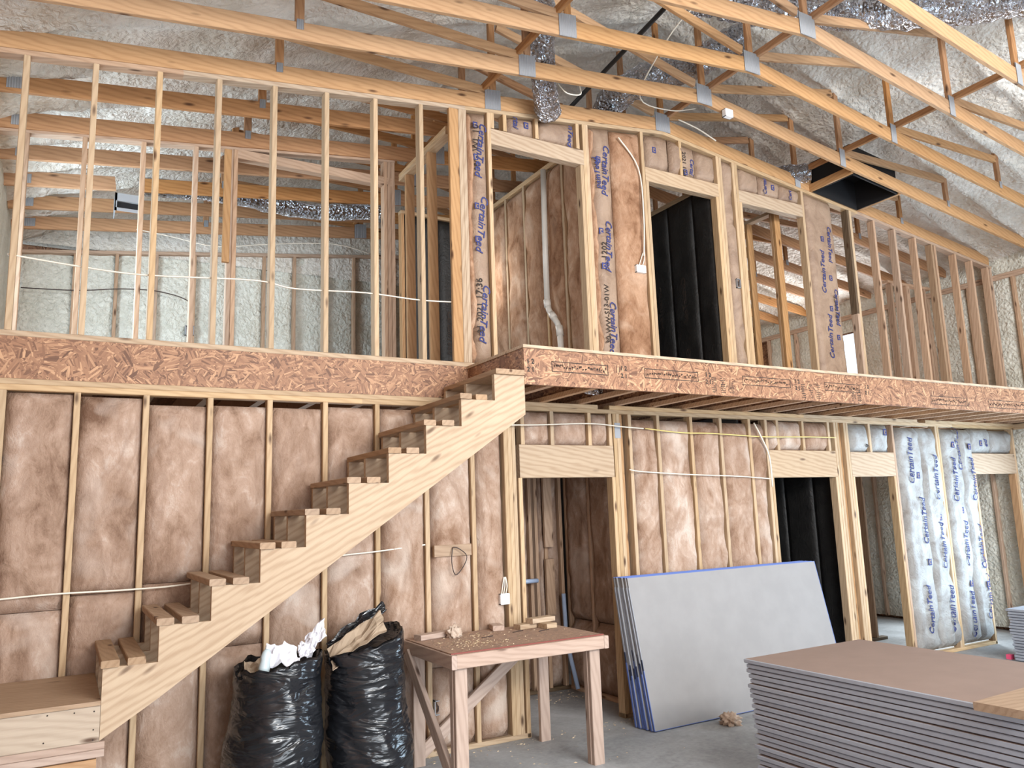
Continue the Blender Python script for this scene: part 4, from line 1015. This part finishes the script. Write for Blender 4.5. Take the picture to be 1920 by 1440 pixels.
outlet('electrical_box', 4.73, WY - .06, 4.06, .115, .075, .05, M['white_plastic'], 'white electrical box left of the second loft doorway', M['white_plastic'])
for i, dx in enumerate((-.02, .02)): cable('box_cable', [(4.74 + dx, WY - .035, 4.09), (4.76 + dx, WY - .05, 4.16), (4.79 + dx * .4, WY - .04, 4.24)], M['wire'], '%s short white cable above the white box in the loft' % ('left', 'right')[i], .005, 5, 'cable', 'cables into the loft box')
outlet('electrical_box', 2.53, WY - .03, .35, .06, .105, .05, M['galv'], 'open metal outlet box low on the wall behind the bench')
outlet('electrical_box', 6.06, WY - .03, 4.08, .055, .10, .05, M['galv'], 'metal switch box between the second and third loft doorways')
outlet('electrical_box', 1.22, 9.95, 4.10, .10, .12, .06, M['galv'], 'grey electrical box on the foamed gable wall')
outlet('electrical_box', 5.44, 5.04, 5.55, .10, .08, .05, M['white_plastic'], 'white junction box hanging on the truss over the second loft doorway', M['white_plastic'])
nl = box('nail_plate', 4.345, 4.41, WY - .004, WY, 2.42, 2.56, M['galv'], low)
board('hanging_stub', (1.12, 6.92, 4.03), (1.12, 6.92, 5.08), .06, .038, M['truss'], pc, (1, 0, 0))

dp = empty('drain_pipe', (4.2, 6.4, FL), 'white plastic drain pipe with an offset in the first loft room', 'pipe')
for a in (([(4.20, 6.50, 5.32), (4.20, 6.52, 4.6), (4.20, 6.53, 3.88)]), ([(4.20, 6.53, 3.88), (4.20, 6.50, 3.80), (4.20, 6.36, 3.64), (4.20, 6.32, 3.56)]), ([(4.20, 6.32, 3.56), (4.20, 6.31, 3.3), (4.20, 6.31, FL)])):
    v, f = tube_vf(a, .03, 12); obj('pipe_run', v, f, M['pvc'], dp, True)
for p, q in (((4.20, 6.531, 3.92), (4.20, 6.525, 3.84)), ((4.20, 6.33, 3.60), (4.20, 6.318, 3.50)), ((4.20, 6.46, 3.755), (4.20, 6.41, 3.70))):
    v, f = tube_vf([p, q], .037, 12); obj('coupling', v, f, M['pvc'], dp, True)
v, f = tube_vf([(4.46, 6.86, .95), (4.46, 6.84, .5), (4.48, 6.7, .05)], .022, 10); tag(obj('supply_pipe', v, f, M['pvc_blue'], None, True), 'pale blue plastic pipe low in the room behind the bench', 'pipe')
v, f = tube_vf([(3.95, 6.86, 1.10), (4.16, 6.86, 1.10)], .022, 10); tag(obj('supply_pipe', v, f, M['pvc_blue'], None, True), 'short level pale blue pipe on the wall behind the bench', 'pipe')
v, f = tube_vf([(4.40, 3.6, 6.40), (4.28, 4.6, 6.02), (4.16, 5.9, 5.72), (4.1, 6.6, 5.66)], .022, 10); tag(obj('gas_pipe', v, f, M['black_metal'], None, True), 'straight black pipe slanting across the trusses near the ridge', 'pipe')

def duct(name, pts, r, label, text=None, k=10):
    path = smooth_path(pts, k); root = empty(name, tuple(path[0]), label, 'duct')
    n = 20; V = []; F = []
    v, f = tube_vf(path, [r * (1 + .06 * math.sin(i * 2.2)) for i in range(len(path))], n)
    v = [p + Vector((.02 * noise.noise(p * 9), .02 * noise.noise(p * 9 + Vector((5, 0, 0))), .02 * noise.noise(p * 9 + Vector((0, 7, 0))))) for p in v]
    obj('duct_jacket', v, f, M['foil'], root, True)
    return root
duct('foil_duct', [(3.0, 4.6, 5.98), (3.22, 4.9, 5.85), (3.40, 5.2, 5.62), (3.58, 5.45, 5.45), (3.72, 5.62, 5.42)], .11, 'silver flexible duct hanging down between the trusses above the balcony')
bd = duct('foil_duct', [(5.0, 4.6, 6.36), (5.37, 4.35, 6.24), (5.69, 4.1, 6.16), (6.09, 3.85, 6.14), (6.55, 3.45, 6.06), (6.94, 3.12, 6.07), (7.3, 2.85, 6.06)], .19, 'big silver insulated duct across the top right under the roof')
def duct_text(par, p, d, r, body, size):
    p = Vector(p); d = Vector(d).normalized(); f = cam.matrix_world.translation - p; f = (f - d * f.dot(d)).normalized(); w = f.cross(d)
    if w.z < 0: w = -w
    v, fc = text_vf(body, size, 0, .002); out = []
    for q in v:
        a = q.y / r; out.append(p + d * q.x + (f * math.cos(a) + w * math.sin(a)) * (r * 1.09 + .022))
    obj('lettering', out, fc, M['ink_black'], par)
duct_text(bd, (5.95, 3.94, 6.14), (.46, -.38, -.03), .19, 'R-6.0', .1)
duct_text(bd, (6.72, 3.30, 6.06), (.4, -.34, 0), .19, 'R-6.0', .1)
duct('foil_duct', [(5.6, 4.9, 6.32), (5.4, 5.1, 6.22), (5.1, 5.3, 6.06), (4.75, 5.5, 5.95), (4.62, 5.8, 5.86), (4.85, 6.2, 5.86), (5.4, 6.5, 5.92)], .15, 'silver duct curling down behind the ridge plates')
duct('foil_duct', [(4.2, 4.5, 6.36), (4.55, 4.75, 6.34), (4.95, 4.75, 6.38), (5.15, 4.62, 6.42)], .12, 'silver duct stub running beside the black pipe')
duct('foil_duct', [(.55, 8.3, 5.17), (1.3, 8.3, 5.22), (2.2, 8.3, 5.19), (3.2, 8.32, 5.36)], .09, 'slim foil duct lying on the far trusses of the left loft room')
duct('foil_duct', [(3.62, 5.25, 2.83), (3.95, 5.40, 2.81), (4.25, 5.36, 2.86)], .055, 'short foil duct end under the balcony joists')
duct('foil_duct', [(9.3, 5.3, 2.80), (9.9, 5.2, 2.82), (10.5, 5.1, 2.82)], .055, 'foil duct under the far right balcony joists')
duct('foil_duct', [(6.55, 6.1, 5.52), (6.95, 5.95, 5.56), (7.30, 5.62, 5.54)], .1, 'foil duct feeding the black lined box')

ab = empty('return_air_box', (7.8, 5.4, 5.2), 'open black lined air box between two trusses', 'air box')
def bb(x, y, dz): return (x, y, zc(x) - .005 + dz)
X0, X1, Y0, Y1 = 7.40, 8.18, 5.16, 5.70
def slabq(name, a, b, h, par, mat, th=.012, inward=(0, 0)):
    (xa, ya), (xb, yb) = a, b
    V = []
    for ox, oy in ((0, 0), inward):
        V += [bb(xa + ox, ya + oy, 0), bb(xb + ox, yb + oy, 0), bb(xb + ox, yb + oy, h), bb(xa + ox, ya + oy, h)]
    return obj(name, V, [(0, 1, 2, 3), (7, 6, 5, 4), (0, 4, 5, 1), (1, 5, 6, 2), (2, 6, 7, 3), (3, 7, 4, 0)], mat, par)
slabq('side_panel', (X0, Y0), (X1, Y0), .35, ab, M['liner'], inward=(0, .012)); slabq('side_panel', (X0, Y1), (X1, Y1), .35, ab, M['liner'], inward=(0, -.012))
slabq('side_panel', (X0, Y0), (X0, Y1), .35, ab, M['liner'], inward=(.012, 0)); slabq('side_panel', (X1, Y0), (X1, Y1), .35, ab, M['liner'], inward=(-.012, 0))
obj('top_panel', [bb(X0, Y0, .35), bb(X1, Y0, .35), bb(X1, Y1, .35), bb(X0, Y1, .35), bb(X0, Y0, .36), bb(X1, Y0, .36), bb(X1, Y1, .36), bb(X0, Y1, .36)], BF, M['liner'], ab)
for a, b in (((X0 - .02, Y0 - .012), (X0 - .02, Y1 + .012)), ((X1 + .02, Y0 - .012), (X1 + .02, Y1 + .012))):
    board('frame_board', bb(a[0], a[1], .045), bb(b[0], b[1], .045), .089, .036, M['truss'], ab, (0, 0, 1))
vb = empty('air_diffuser', (.4, 8.2, 4.9), 'pale metal air outlet box with a dark slot under the far trusses', 'air vent')
xa, xb, ya, yb = .28, .53, 8.14, 8.2
mb = MB(); z0, z1 = 4.82, 5.0
mb.box(xa, xb, ya, ya + .01, z0 + .10, z1); mb.box(xa, xb, ya, ya + .01, z0, z0 + .03); mb.box(xa, xa + .02, ya, ya + .01, z0, z1); mb.box(xb - .015, xb, ya, ya + .01, z0, z1)
mb.box(xa, xb, ya + .01, ya + .25, z1 - .01, z1); mb.box(xa, xa + .01, ya, ya + .25, z0, z1); mb.box(xb - .01, xb, ya, ya + .25, z0, z1); mb.build('housing', M['galv'], vb)
box('dark_slot', xa + .02, xb - .015, ya + .03, ya + .035, z0 + .03, z0 + .10, M['liner'], vb)
bpy.context.view_layer.update()
